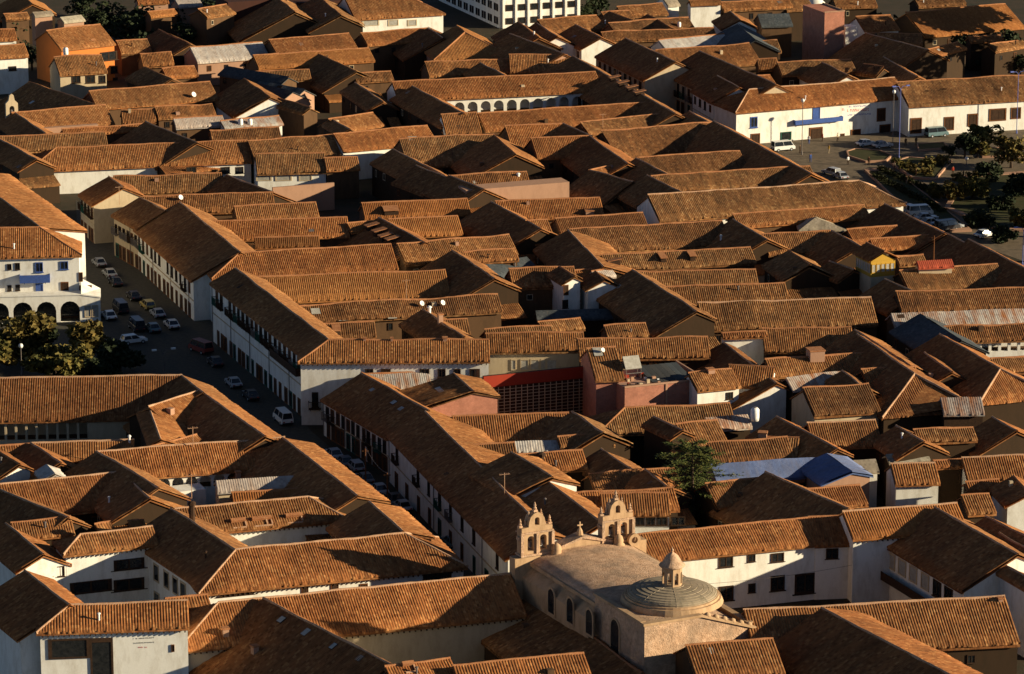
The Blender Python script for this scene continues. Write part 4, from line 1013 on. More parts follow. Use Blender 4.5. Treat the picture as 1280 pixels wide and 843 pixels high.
# transept block
def sq(x, y): # height of the crossing roof
    return 11.0 - max(0, x - 7.3) * .36
mb = MB()
mb.v = [(0, 0, -.2), (TW, 0, -.2), (TW, TD, -.2), (0, TD, -.2), (0, 0, 11), (7.3, 0, 11.0), (TW, 0, 8.5), (TW, TD, 8.5), (7.3, TD, 11.0), (0, TD, 11)]
mb.f = [(0, 1, 6, 5, 4), (1, 2, 7, 6), (2, 3, 9, 8, 7), (3, 0, 4, 9), (4, 5, 8, 9), (5, 6, 7, 8), (0, 3, 2, 1)]
mb.build('transept', 'stonelit', church)
mb = MB()  # sloping stone copings round the crossing
mb.hexa([(-.25, -.25, 11.005), (7.3, -.25, 11.005), (7.3, .5, 11.005), (-.25, .5, 11.005)], [(-.25, -.25, 11.3), (7.3, -.25, 11.3), (7.3, .5, 11.3), (-.25, .5, 11.3)])
mb.hexa([(7.305, -.25, 11.0), (TW + .3, -.25, 8.5), (TW + .3, .5, 8.5), (7.305, .5, 11.0)], [(7.305, -.25, 11.3), (TW + .3, -.25, 8.8), (TW + .3, .5, 8.8), (7.305, .5, 11.3)])
mb.hexa([(-.25, .505, 11.005), (.45, .505, 11.005), (.45, TD, 11.005), (-.25, TD, 11.005)], [(-.25, .505, 11.35), (.45, .505, 11.35), (.45, TD, 11.35), (-.25, TD, 11.35)])
mb.hexa([(TW - .5, .505, 8.7), (TW + .3, .505, 8.5), (TW + .3, TD, 8.5), (TW - .5, TD, 8.7)], [(TW - .5, .505, 9.2), (TW + .3, .505, 9.2), (TW + .3, TD, 9.2), (TW - .5, TD, 9.2)])
mb.build('coping', 'stone', church)
mb = MB()
for i in range(6): # bulging cap stones down the right gable
    x = 8.2 + i * 1.1; z = 11.3 - (x - 7.3) * .36; mb.lathe([(.0, -.05), (.42, -.02), (.38, .22), (.15, .36), (.0, .4)], (x, .12, z), 8)
mb.build('cap_stones', 'stone', church, smooth=True)
# hipped skirt between the block and the drum
dc = chl('23', 765, 454, 11.9); DX, DY, DR = dc.x, dc.y, 5.25
mb = MB(); n = 40; mb.lathe([(DR + .75, -.92), (DR + .5, -.30), (DR + .25, -.28), (DR + .22, -.05), (DR + .05, -.02)], (DX, DY, 11.95), n); mb.build('drum', 'stone', church)
seg = 24; V = []; Fc = []; rings = 9
domep = [(DR * math.cos(a), 1.05 * math.sin(a)) for a in [math.pi / 2 * k / rings * .93 for k in range(rings + 1)]]
mb = MB()
for j in range(rings):
    (r0, z0), (r1, z1) = domep[j], domep[j + 1]; st = .05
    b0 = len(mb.v); m = 48
    for rr, zz in ((r0 + .03, z0), (r0 - .02 + .03, z0 + .06), (r1 + .09, z1 + .0)):
        for i in range(m):
            a = 2 * math.pi * i / m; mb.v.append((DX + rr * math.cos(a), DY + rr * math.sin(a), 11.9 + zz))
    for q in range(2):
        for i in range(m): i2 = (i + 1) % m; mb.f.append((b0 + q * m + i, b0 + q * m + i2, b0 + (q + 1) * m + i2, b0 + (q + 1) * m + i))
mb.f.append(tuple(len(mb.v) - 48 + i for i in range(48)))
dome = mb.build('dome', 'lichen', church, smooth=False)
for k in range(8):
    a = 2 * math.pi * (k + .5) / 8; mr = MB()
    mr.tube([(DX + (r + .02) * math.cos(a), DY + (r + .02) * math.sin(a), 11.90 + z) for r, z in domep], .06, 5)
    mr.build('rib', 'lichen', dome)
# lantern
LZ = 12.8; LS = .82
lan = MB(); hr_ = 1.45; ln_ = 8
for k in range(ln_):
    a0 = 2 * math.pi * (k - .5) / ln_; a1 = 2 * math.pi * (k + .5) / ln_
    p = Vector((math.cos(a0), math.sin(a0), 0)) * hr_; q = Vector((math.cos(a1), math.sin(a1), 0)) * hr_; w = (q - p).length
    out = [(0, 0), (w, 0), (w, 2.9), (0, 2.9)]; hole = arch(w / 2, w * .55, .45, 1.9, 6)
    t = MB().poly(out, [hole], 0, .22); u = (q - p).normalized(); nn = Vector((-u.y, u.x, 0))
    bs = len(lan.v); lan.v += [(DX + p.x + u.x * v[0] + nn.x * v[1], DY + p.y + u.y * v[0] + nn.y * v[1], LZ + v[2]) for v in t.v]
    lan.f += [tuple(bs + i for i in f) for f in t.f]
lan.v = [(DX + (v[0] - DX) * LS, DY + (v[1] - DY) * LS, LZ + (v[2] - LZ) * LS) for v in lan.v]
lant = lan.build('lantern', 'stone', church)
MB().lathe([(1.65, 0), (1.6, .25), (1.2, .3)], (DX, DY, LZ - .2), 16).build('lantern_base', 'stone', lant)
MB().lathe([(1.1, 0), (1.1, 2.7)], (DX, DY, LZ), 8).build('lantern_core', 'wood', lant) if False else None
MB().lathe([(r_ * LS, z_ * LS) for r_, z_ in ((1.75, 2.91), (1.9, 3.05), (1.8, 3.2), (1.4, 3.5), (1.2, 3.9), (.9, 4.4), (.5, 4.75), (.2, 4.9), (.15, 5.1), (.26, 5.25), (.1, 5.5), (.02, 5.8))], (DX, DY, LZ), 24).build('lantern_cap', 'stonelit', lant, smooth=True)
# nave
NL = 17.2; nx0, nx1 = .4, 14.0; nw = (nx1 - nx0) / 2; nc = (nx0 + nx1) / 2
mb = MB(); mb.box(nx0, nx1, TD - .3, TD + NL, -.2, 9.8); mb.build('nave_wall', 'stone', church)
mb = MB(); pr = []
for i in range(17):
    a = math.pi * i / 16; pr.append((nc - (nw + .1) * math.cos(a), 9.81 + 1.25 * math.sin(a)))
V = []; Fc = []; ny = 24
for j in range(ny + 1):
    y = TD - .3 + (NL + .2) * j / ny
    for i, (x, z) in enumerate(pr): V.append((x, y, z + .10 * nz(x, y, .5, 3)))
for j in range(ny):
    for i in range(16): k = j * 17 + i; Fc.append((k, k + 17, k + 18, k + 1))
link('nave_vault', mesh_np('nave_vault', V, Fc, None, 'stonelit', True), church)
mb = MB(); mb.box(nx0 - .35, nx0 + .1, TD, TD + NL, 9.5, 9.95); mb.box(nx1 - .1, nx1 + .35, TD, TD + NL, 9.5, 9.95); mb.build('cornice', 'stone', church)
mb = MB(); mb.hexa([(-.9, TD + .0, -.2), (nx0 - .01, TD, -.2), (nx0 - .01, TD + NL, -.2), (-.9, TD + NL, -.2)], [(-.9, TD, 8.2), (nx0 - .01, TD, 9.3), (nx0 - .01, TD + NL, 9.3), (-.9, TD + NL, 8.2)]); mb.build('aisle', 'stone', church)
def church_window(x, y, z0, w, h):
    o = MB().poly(arch(0, w, 0, h - w / 2, 8), [], 0, .06); c = MB()
    fo = MB().poly(arch(0, w + .5, -.25, h - w / 2, 8), [arch(0, w, .0, h - w / 2, 8)], -.12, .0).build('window', 'stone', church, (x, y, z0), -math.pi / 2)
    ob = o.build('pane', 'glass', fo, (0, -.07, 0))
for (x, y, pxx, pyy) in ((-.9, 0, 190, 500), (-.9, 0, 280, 545), (-.9, 0, 372, 600)):
    d = chi.to_3x3() @ ray(*tp('23', pxx, pyy)); o_ = chi @ Vector((0, 0, CAMH)); tt = (-.9 - o_.x) / d.x; p = o_ + d * tt
    church_window(-.9, p.y, p.z - 1.3, 1.6, 3.0)
d = chi.to_3x3() @ ray(*tp('23', 495, 660)); tt = (0 - o_.x) / d.x; p = o_ + d * tt; church_window(0, p.y, p.z - 1.9, 2.0, 3.9)
# front wall behind the nave with its little gable and cross
FY = TD + NL; fx0 = -1.9; fx1 = 16.0
mb = MB(); mb.poly([(fx0, -.2), (fx1, -.2), (fx1, 10.6), (11.2, 10.61), (11.0, 11.0), (nc + .4, 12.0), (nc - .4, 12.0), (3.6, 11.0), (3.4, 10.61), (fx0, 10.6)], [], FY, FY + 1.5); mb.build('front_wall', 'stone', church)
mb = MB(); zc = 13.6
mb.hexa([(3.3, FY - .2, 10.95), (nc, FY - .2, 12.01), (nc, FY + 1.7, 12.01), (3.3, FY + 1.7, 10.95)], [(3.3, FY - .2, 11.2), (nc, FY - .2, 12.3), (nc, FY + 1.7, 12.3), (3.3, FY + 1.7, 11.2)])
mb.hexa([(nc, FY - .2, 12.01), (11.3, FY - .2, 10.95), (11.3, FY + 1.7, 10.95), (nc, FY + 1.7, 12.01)], [(nc + .001, FY - .2, 12.3), (11.3, FY - .2, 11.2), (11.3, FY + 1.7, 11.2), (nc + .001, FY + 1.7, 12.3)])
mb.build('gable_coping', 'stonelit', church)
mb = MB(); mb.lathe([(.45, 0), (.35, .5), (.12, .9), (.1, .7)], (nc, FY + .7, 12.25), 8); mb.box(nc - .07, nc + .07, FY + .63, FY + .77, 12.95, 13.9); mb.box(nc - .36, nc - .071, FY + .63, FY + .77, 13.4, 13.55); mb.box(nc + .071, nc + .36, FY + .63, FY + .77, 13.4, 13.55); mb.build('cross', 'stone', church)
def pinn(mb, x, y, z, s=1.0):
    mb.box(x - .28 * s, x + .28 * s, y - .28 * s, y + .28 * s, z, z + .3 * s)
    mb.lathe([(.18 * s, .3 * s), (.27 * s, .55 * s), (.12 * s, .8 * s), (.20 * s, .95 * s), (.05 * s, 1.5 * s)], (x, y, z), 8)
def belfry(xc, base):
    w = 2.45; y0, y1 = FY + .1, FY + 1.4; o = link('belfry', None, church, (xc, 0, base))
    out = [(-w, 0), (w, 0), (w, 4.6), (1.35, 4.7), (1.25, 5.6), (1.0, 6.4), (.5, 6.95), (0, 7.1), (-.5, 6.95), (-1.0, 6.4), (-1.25, 5.6), (-1.35, 4.7), (-w, 4.6)]
    mb = MB(); mb.poly(out, [arch(-1.0, 1.05, .5, 2.6), arch(1.0, 1.05, .5, 2.6), arch(0, .75, 4.9, 5.9)], y0, y1); me = mb.mesh('belfry', 'stone'); o2 = link('bell_wall', me, church, (xc, 0, base))
    bpy.data.objects.remove(o)
    m = MB(); m.box(-w - .2, w + .2, y0 - .2, y1 + .2, -.35, -.01); m.box(-w - .15, w + .15, y0 - .18, y0 - .01, 3.55, 3.85); m.box(-w - .15, w + .15, y1 + .01, y1 + .18, 3.55, 3.85)
    for s in (-1, 1):
        m.box(s * w - .22, s * w + .22, y0 - .25, y0 - .02, 0, 3.54); m.box(-.2 + s * .0, .2, y0 - .22, y0 - .02, 0, 3.54) if s > 0 else None
        m.box(s * (w + .01), s * (w + .25), y0 + .2, y1 - .2, 2.4, 3.0) if s > 0 else m.box(-(w + .25), -(w + .01), y0 + .2, y1 - .2, 2.4, 3.0)
    m.build('mouldings', 'stonelit', o2)
    m = MB(); ym = (y0 + y1) / 2
    for x, z, s in ((-w + .1, 4.6, 1.0), (w - .1, 4.6, 1.0), (-1.45, 4.7, .8), (1.45, 4.7, .8), (-1.0, 6.3, .7), (1.0, 6.3, .7), (0, 7.05, 1.1)): pinn(m, x, ym, z, s)
    m.build('pinnacles', 'stonelit', o2)
    for x, z, s in ((-1.0, 1.1, 1.0), (1.0, 1.1, 1.0), (0, 5.1, .6)):
        MB().lathe([(.42 * s, 0), (.36 * s, .15 * s), (.27 * s, .6 * s), (.2 * s, .85 * s), (.04 * s, .95 * s)], (x, ym, z), 12).build('bell', 'iron', o2, smooth=True)
        MB().box(x - .5 * s, x + .5 * s, ym - .06, ym + .06, z + .96 * s, z + 1.1 * s).build('bell_beam', 'wood', o2)
def facx(x, y, z):
    d = chi.to_3x3() @ ray(*tp('23', x, y)); t_ = (FY - o_.y) / d.y; return o_ + d * t_
cL = facx(122, 285, 0); cR = facx(508, 232, 0)
print('belfry bases', cL, cR)
belfry(cL.x, 10.95); belfry(cR.x, 10.95)
for o_b in [c for c in church.children if c.name.startswith('bell_wall')]: o_b.scale = (.84, 1, .72)
for xx, yy in ((cL.x + 2.3, FY - .6), (cR.x - .3, FY - .7)):
    MB().lathe([(.75, 0), (.75, .7), (.55, .8), (.6, 1.2), (.45, 1.7), (.1, 2.0)], (xx, yy, 10.1), 12).build('urn', 'stone', church, smooth=True)
r0 = .8; m = MB(); m.poly([(r0 * math.cos(2 * math.pi * i / 20), r0 * math.sin(2 * math.pi * i / 20)) for i in range(20)], [[(.42 * math.cos(2 * math.pi * i / 14), .42 * math.sin(2 * math.pi * i / 14)) for i in range(14)]], -.25, .25)
m.build('volute', 'stone', church, (cR.x + 1.9, FY - .5, 11.0))
# ------------------------------------------------------------------ brick building with terrace, scaffolded yard
def boxb(name, label, cat, t, x0, y0, x1, z, depth, parts, zb=0.0, rot=None, mat='white'):
    """box building whose front top edge runs x0,y0 -> x1,(y) in the photo at height z"""
    P = at(*tp(t, x0, y0), z); rot = AZB if rot is None else rot
    o = thing(name, label, cat, (P.x, P.y, 0), rot); mw = Matrix.Translation((P.x, P.y, 0)) @ Matrix.Rotation(rot, 4, 'Z')
    im = mw.inverted(); d = im.to_3x3() @ ray(*tp(t, x1, y0)); oo = im @ Vector((0, 0, CAMH)); w = (oo + d * (-oo.y / d.y)).x
    MB().box(0, w, 0, depth, zb, z).build('wall', mat, o)
    return o, w, mw
o, w, mw = boxb('brick_terrace_building', 'brick walled building with cluttered flat roof terrace and solar panel, centre', 'building', '22', 540, 250, 905, 8.0, 9.0, None, mat='brick')
mb = MB(); mb.box(-.05, w + .05, -.12, .2, 8.01, 8.25); mb.box(w - .15, w + .1, .21, 9, 8.01, 8.7); mb.box(w * .53, w * .53 + .3, -.13, -.01, 0, 8.0); mb.box(w - .3, w + .02, -.14, -.01, 0, 8.9); mb.build('ring_beam', 'pink', o)
for k in range(7): MB().hexa([(w * .40 + k * .9, .9 + random.random() * .5, 8.02 + k * .01), (w * .40 + k * .9 + .86, .9, 8.02 + k * .01), (w * .40 + k * .9 + .86, 7, 8.9), (w * .40 + k * .9, 7.2, 8.9)], [(w * .40 + k * .9, .9, 8.1 + k * .01), (w * .40 + k * .9 + .86, .9, 8.1 + k * .01), (w * .40 + k * .9 + .86, 7, 9.0), (w * .40 + k * .9, 7.2, 9.0)]).build('sheet', 'slate', o)
mb = MB(); mb.hexa([(1.6, 3.6, 9.6), (4.1, 3.6, 9.6), (4.1, 4.9, 11.2), (1.6, 4.9, 11.2)], [(1.6, 3.5, 9.7), (4.1, 3.5, 9.7), (4.1, 4.8, 11.3), (1.6, 4.8, 11.3)]); pan = mb.build('solar_panel', 'skyglass', o)
mb = MB()
for xx in (1.7, 4.0): mb.tube([(xx, 3.6, 8), (xx, 3.6, 9.6)], .05, 5); mb.tube([(xx, 4.9, 8), (xx, 4.9, 11.2)], .05, 5)
mb.box(1.6, 4.1, 3.4, 3.5, 9.0, 9.1); mb.build('panel_stand', 'iron', o)
rnd = random.Random(3)
for k in range(22):
    x = rnd.uniform(.3, w * .5); y = rnd.uniform(.4, 5); s = rnd.uniform(.2, .6)
    MB().box(x, x + s, y, y + s * .8, 8.01, 8.01 + s * rnd.uniform(.4, 1.4)).build('rubble_box', rnd.choice(['pink', 'wood', 'tank', 'redpaint', 'metalx', 'cream']) if False else rnd.choice(['pink', 'wood', 'tank', 'redpaint', 'cream']), o)
o, w, mw = boxb('red_banded_yard_wall', 'dark wooden trellis wall under a bright red painted band, centre', 'wall', '12', 1090, 195, 1620, 8.0, .5, None, mat='wood')
mb = MB(); mb.box(-.05, w, -.15, -.01, 6.3, 8.02); mb.build('red_band', 'redpaint', o)
mb = MB()
for k in range(int(w / .9)): mb.box(.4 + k * .9, .5 + k * .9, -.12, -.02, 1.0, 6.2)
for k in range(11): mb.box(.2, w - .2, -.2, -.121, 1.0 + k * .48, 1.07 + k * .48)
mb.build('trellis', 'cream', o, kind='stuff')
# brick gable room beside the four skylights
# pink brick tower house, top right
o, w, mw = boxb('brick_tower_house', 'tall pink brick block house with stepped flat roof, top right', 'building', '30', 310, 62, 405, 14.0, 11.0, None, mat='brick')
mb = MB(); mb.box(-.1, w + .1, -.1, .15, 14.01, 14.25); mb.box(w - .1, w + .1, .151, 11, 14.01, 14.25); mb.build('parapet', 'pink', o)
# white building with windows in rows, top centre
P = at(625, 36, 0); wb_ = thing('white_multistorey_building', 'tall white building with rows of dark windows at the top edge', 'building', (P.x, P.y, 0), AZB)
Wl = 20; Dl = 42; Hh = 19
MB().box(0, Wl, 0, Dl, 0, Hh).build('wall', 'white', wb_)
wf_, wp_ = unit('o')
for fl in range(6):
    z = 1.6 + fl * 3.1
    for i in range(6):
        f = link('window', wf_, wb_, (2.3 + i * 3.1, 0, z), 0, (1.9, 1, 1.5)); link('pane', wp_, f)
    for i in range(10):
        for s in (-.75, .75):
            f = link('window', wf_, wb_, (0, 2.5 + i * 4.1 + s, z), -math.pi / 2, (1.1, 1, 1.7)); link('pane', wp_, f)
mb = MB()
for i in range(7): mb.box(.55 + i * 3.1, .95 + i * 3.1, -.35, -.01, 0, Hh)
mb.build('pilasters', 'white', wb_)
for k in range(6): MB().box(-.3, Wl + .1, -.3, -.01, 3.0 + k * 3.1, 3.25 + k * 3.1).build('string_course', 'cream', wb_) if False else None
# dark tall block in shade, top left of centre
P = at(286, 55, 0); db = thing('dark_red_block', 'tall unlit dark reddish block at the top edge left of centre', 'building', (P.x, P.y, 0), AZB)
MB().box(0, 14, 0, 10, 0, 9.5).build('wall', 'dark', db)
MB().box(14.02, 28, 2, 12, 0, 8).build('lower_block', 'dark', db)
# yellow lantern room on the roofs at the right
b0 = at(*tp('31', 530, 525), 8.0); yl = thing('yellow_lantern_room', 'yellow glazed lantern room under a dark tiled gable, right', 'building', (b0.x, b0.y, 0), AZB)
MB().box(0, 4.3, 0, 5.5, 0, 7.99).build('base', 'cream', yl)
MB().hexa([(0, 0, 8), (4.3, 0, 8), (4.3, 5.5, 8), (0, 5.5, 8)], [(0, 0, 10.6), (4.3, 0, 10.6), (4.3, 5.5, 10.6), (0, 5.5, 10.6)]).build('wall', 'yellow', yl)
mb = MB(); mb.v = [(0, 0, 10.61), (4.3, 0, 10.61), (2.15, 0, 11.7), (0, .3, 10.61), (4.3, .3, 10.61), (2.15, .3, 11.7)]; mb.f = [(0, 1, 2), (5, 4, 3), (0, 3, 4, 1), (1, 4, 5, 2), (2, 5, 3, 0)]; mb.build('gable', 'yellow', yl)
for i in range(5): f = link('window', unit('y')[0], yl, (.5 + i * .83, 0, 9.4), 0, (.72, 1, 1.5)); link('pane', unit('y')[1], f)
for i in range(6): f = link('window', unit('lit')[0], yl, (0, .6 + i * .85, 9.4), -math.pi / 2, (.75, 1, 1.5)); link('pane', unit('lit')[1], f)
for s in (-1, 1):
    V = []; Fc = []; UV = []
    tile_slope(V, Fc, UV, (2.15, -.5, 12.1), (0, 1), (s, 0), (0, 6.6), lambda x: 0.0, 2.8, 1.4, .32, PROF['tile'], 3, .04, 3.3 + s)
    link('roof_tiles', mesh_np('roof_tiles', V, Fc, UV, 'tile'), yl, kind='stuff')
MB().tube([(2.15, -.6, 12.25), (2.15, 6.2, 12.25)], .16, 6).build('ridge_cap', 'cap', yl)
# ------------------------------------------------------------------ streets and plazas
def sheet_b(name, pts, z, mat, lab=None, kind='structure'):
    ps = [at(x, y, 0) for x, y in pts]; c = sum(ps, Vector()) / len(ps); mb = MB()
    mb.hexa([(p.x, p.y, -.3) for p in ps], [(p.x, p.y, z) for p in ps]); return mb.build(name, mat, kind=kind)
sheet_b('road', [(95, 250), (150, 300), (290, 420), (390, 540), (520, 650), (640, 740), (560, 760), (380, 620), (260, 490), (-60, 490), (-60, 370), (100, 390)], .004, 'road')
sheet_b('plaza_paving', [(905, 160), (1120, 140), (1500, 120), (1500, 330), (1330, 345), (1100, 262), (960, 205)], .004, 'paving')
def kerbed(pts, mat, name='planting_bed', lab=None):
    ps = [at(x, y, 0) for x, y in pts]; c = sum(ps, Vector()) / len(ps)
    o = thing(name, lab, 'planting bed', tuple(c)); mb = MB()
    out = [p - c for p in ps]; inn = [p * .93 for p in out]
    n = len(ps)
    for i in range(n):
        a, b_, d, e = out[i], out[(i + 1) % n], inn[(i + 1) % n], inn[i]
        mb.hexa([(a.x, a.y, -.1), (b_.x, b_.y, -.1), (d.x, d.y, -.1), (e.x, e.y, -.1)], [(a.x, a.y, .42), (b_.x, b_.y, .42), (d.x, d.y, .42), (e.x, e.y, .42)])
    mb.build('kerb', 'pink', o)
    mb = MB(); mb.hexa([(p.x, p.y, -.1) for p in inn], [(p.x, p.y, .3) for p in inn]); mb.build('bed', mat, o)
    return o, c, inn
BEDS = [([(1058, 191), (1068, 188), (1100, 190), (1116, 196), (1108, 203), (1082, 204), (1060, 197)], 'plain kerbed bed with bare turf near the parked sedans'),
        ([(1112, 205), (1135, 198), (1190, 203), (1170, 226), (1140, 224)], 'large kerbed bed full of golden shrubs on the plaza'),
        ([(1146, 182), (1180, 180), (1186, 187), (1148, 190)], 'narrow raised bed before the white plaza front'),
        ([(1222, 188), (1262, 186), (1275, 197), (1228, 198)], 'kerbed bed under the golden tree at right'),
        ([(1205, 222), (1300, 215), (1380, 250), (1390, 290), (1250, 290), (1180, 262)], 'big dark planted bed at the right frame edge'),
        ([(1080, 214), (1110, 212), (1140, 232), (1180, 262), (1215, 290), (1190, 291), (1130, 262)], 'long hedge bed beside the row of parked cars')]
LEAFM = {}
def leaves(n, sx, sy, sz, size, rnd, clumps, hollow=.55):
    V = np.zeros((n * 4, 3), np.float32); Fq = np.arange(n * 4).reshape(n, 4)
    cl = [(rnd.uniform(-1, 1) * .65, rnd.uniform(-1, 1) * .65, rnd.uniform(-.7, .8) * .75, rnd.uniform(.28, .5)) for _ in range(clumps)]
    for i in range(n):
        c = cl[rnd.randrange(clumps)]
        d = Vector((rnd.gauss(0, 1), rnd.gauss(0, 1), rnd.gauss(0, 1))).normalized() * (rnd.uniform(hollow, 1.0) * c[3])
        p = Vector(((c[0] + d.x) * sx, (c[1] + d.y) * sy, (c[2] + d.z) * sz)); u = Vector((rnd.gauss(0, 1), rnd.gauss(0, 1), rnd.gauss(0, .6))).normalized()
        w = u.cross(Vector((rnd.gauss(0, 1), rnd.gauss(0, 1), rnd.gauss(0, 1)))).normalized(); s = size * rnd.uniform(.6, 1.3)
        V[i * 4] = p - u * s; V[i * 4 + 1] = p + w * s * .6; V[i * 4 + 2] = p + u * s; V[i * 4 + 3] = p - w * s * .6
    return V, Fq
for pts, lab in BEDS:
    kerbed(pts, 'grass', lab=lab)
def tree(px, py, h, r, mat, label, seed, n=1500, flat=.75, grp='plaza trees', nm='broadleaf_tree', cat='tree'):
    p = at(px, py, 0); rnd = random.Random(seed); o = thing(nm, label, cat, tuple(p), rnd.uniform(0, 6), grp)
    cz = h - r * flat; mb = MB(); mb.tube([(0, 0, -.1), (.1, .05, cz * .5), (0, .1, cz)], [r * .09, r * .06, r * .04], 7)
    for k in range(6):
        a = k * 1.05 + rnd.uniform(-.3, .3); mb.tube([(0.05, .05, cz * .55), (math.cos(a) * r * .3, math.sin(a) * r * .3, cz * .8), (math.cos(a) * r * .6, math.sin(a) * r * .6, cz + r * .15)], [r * .04, r * .03, r * .012], 5)
    mb.build('trunk', 'bark', o)
    V, Fq = leaves(n, r, r, r * flat, .30 * r / 3 + .08, rnd, 16); V[:, 2] += cz
    link('crown', mesh_np('crown', V, Fq, None, mat), o); return o
TREES = [(28, 452, 8, 5.2, 'leafgold', 'golden tree touching the left frame edge on the left plaza'), (102, 458, 7.5, 4.0, 'leafgold', 'golden tree in the middle of the left plaza'),
 (72, 490, 7.5, 4.6, 'leafolive', 'broad olive tree lowest on the left plaza'), (150, 468, 5.5, 3.6, 'leafdark', 'dark tree nearest the street on the left plaza'), (122, 480, 4.5, 3.5, 'leafdark', 'dark low tree behind the great gallery roof'), (52, 445, 5, 3, 'leafdark', 'dark tree between two golden ones on the left plaza'),
 (-12, 470, 7, 4, 'leafolive', 'olive tree cut by the left frame edge')]
for i, (px, py, h, r, m, l) in enumerate(TREES): tree(px, py, h, r, m, l, 10 + i, 2200 if i < 4 else 1300)
TREES = [(1264, 210, 6.5, 3.8, 'leafgold', 'bright golden tree at the right frame edge'), (1228, 186, 5, 3.2, 'leafolive', 'olive tree against the shaded white plaza front'), (1206, 198, 5, 2.6, 'leafdark', 'dark arched tree right of the narrow raised bed'),
 (1186, 196, 2.4, 1.6, 'leafdark', 'dark shrub left of the dark arched tree'), (1222, 198, 3.4, 2.0, 'leafolive', 'olive shrub beside the dark arched tree'), (1130, 212, 2.0, 1.7, 'leafolive', 'olive shrub at the left tip of the shrub bed'), (1145, 217, 2.3, 1.9, 'leafgold', 'golden shrub in the left half of the shrub bed'),
 (1160, 212, 2.6, 1.9, 'leafolive', 'olive shrub in the middle of the shrub bed'), (1158, 221, 2.0, 1.6, 'leafgold', 'golden shrub at the front of the shrub bed'), (1176, 208, 2.6, 1.8, 'leafgold', 'golden shrub at the right of the shrub bed'), (1121, 206, 1.6, 1.3, 'leafolive', 'smallest olive shrub of the shrub bed'),
 (1238, 228, 4, 2.8, 'leafdark', 'dark tree behind the person in red'), (1276, 244, 4.5, 3.2, 'leafdark', 'large dark tree at the right frame edge'), (1252, 262, 3.6, 2.8, 'leafdark', 'dark tree in front of the large dark one at right'), (1215, 250, 4.5, 3.2, 'leafolive', 'dim olive tree in the big dark bed'),
 (1190, 252, 4.0, 2.6, 'leafgold', 'dim golden tree near the hedge bed'), (1172, 248, 3.2, 2.2, 'leafolive', 'small dim olive tree near the hedge bed'), (1280, 285, 4, 3.2, 'leafolive', 'olive tree low at the right frame edge'), (1222, 282, 3.4, 2.8, 'leafdark', 'dark tree right of the parked car row'), (1255, 302, 3.4, 2.8, 'leafdark', 'lowest dark tree on the right plaza'),
 (1197, 226, 1.8, 1.5, 'leafgold', 'low golden bush by the person in red'), (1216, 224, 1.8, 1.6, 'leafgold', 'second low golden bush by the person in red'), (1318, 236, 7, 4, 'leafdark', 'dark tree beyond the right frame edge'), (1330, 190, 12, 6, 'leafdark', 'tall dark tree beyond the right frame edge'), (1370, 250, 14, 7, 'leafdark', 'tall dark tree farther out to the right'), (1350, 280, 13, 7, 'leafdark', 'tall dark tree low beyond the right edge'), (1400, 300, 19, 9, 'leafdark', 'tallest dark tree beyond the right edge'), (1355, 330, 17, 7, 'leafdark', 'lowest tall dark tree beyond the right edge'), (1375, 272, 18, 8, 'leafdark', 'crooked tall dark tree beyond the right edge'), (1345, 105, 24, 9, 'leafdark', 'tall dark tree behind the plaza front beyond the right edge'), (1350, 70, 24, 9, 'leafdark', 'tall dark tree nearest the top beyond the right edge'), (1400, 130, 26, 10, 'leafdark', 'farthest tall dark tree beyond the right edge'), (1335, 40, 24, 9, 'leafdark', 'topmost tall dark tree beyond the right edge'), (1385, 90, 26, 10, 'leafdark', 'second farthest tall dark tree beyond the right edge')]
for i, (px, py, h, r, m, l) in enumerate(TREES): tree(px, py, h, r, m, l, 40 + i, 1300 if h > 3 else 500, nm='broadleaf_tree' if h > 3 else 'shrub', cat='tree' if h > 3 else 'shrub')
rnd = random.Random(5)
DT = [(140, 34), (158, 52), (176, 38), (196, 60), (214, 46), (236, 62), (252, 40), (186, 72), (222, 74), (262, 20), (40, 88), (20, 60), (700, 14), (722, 22), (745, 16), (683, 8), (1062, 22), (1100, 44), (1235, 62), (1262, 70), (1205, 80), (1240, 92), (1275, 95), (1150, 70), (1180, 86), (100, 20), (120, 45)]
where = {0: 'in the dark grounds at the upper left', 1: 'at the top edge right of the white multistorey block', 2: 'in the shaded top right corner'}
for i, (px, py) in enumerate(DT):
    w_ = 0 if px < 400 else (1 if px < 800 else 2)
    tree(px, py, rnd.uniform(4.5, 7), rnd.uniform(3.2, 4.8), 'leafdark', 'dark evergreen tree ' + where[w_], 80 + i, 700, grp='dark trees ' + where[w_])
# hedge along the car row
for i, (x0, y0, x1, y1) in enumerate(((1092, 222, 1180, 268), (1100, 214, 1165, 243))):
    a = at(x0, y0, 0); b_ = at(x1, y1, 0); n = 1500; V = np.zeros((n * 4, 3), np.float32)
    for k in range(n):
        p = a.lerp(b_, rnd.random()) - a + Vector((rnd.uniform(-.8, .8), rnd.uniform(-.8, .8), rnd.uniform(.2, 1.1))); u = Vector((rnd.gauss(0, 1), rnd.gauss(0, 1), rnd.gauss(0, 1))).normalized() * .2; w2 = u.cross(Vector((rnd.random(), rnd.random(), rnd.random())))
        for q, v in enumerate((p - u, p + w2, p + u, p - w2)): V[k * 4 + q] = v
    tag(link('hedge', mesh_np('hedge', V, np.arange(n * 4).reshape(n, 4), None, 'hedge'), None, tuple(a)), ['low dark hedge running beside the row of parked cars', 'upper low hedge between the plaza lane and the shrub bed'][i], 'hedge')
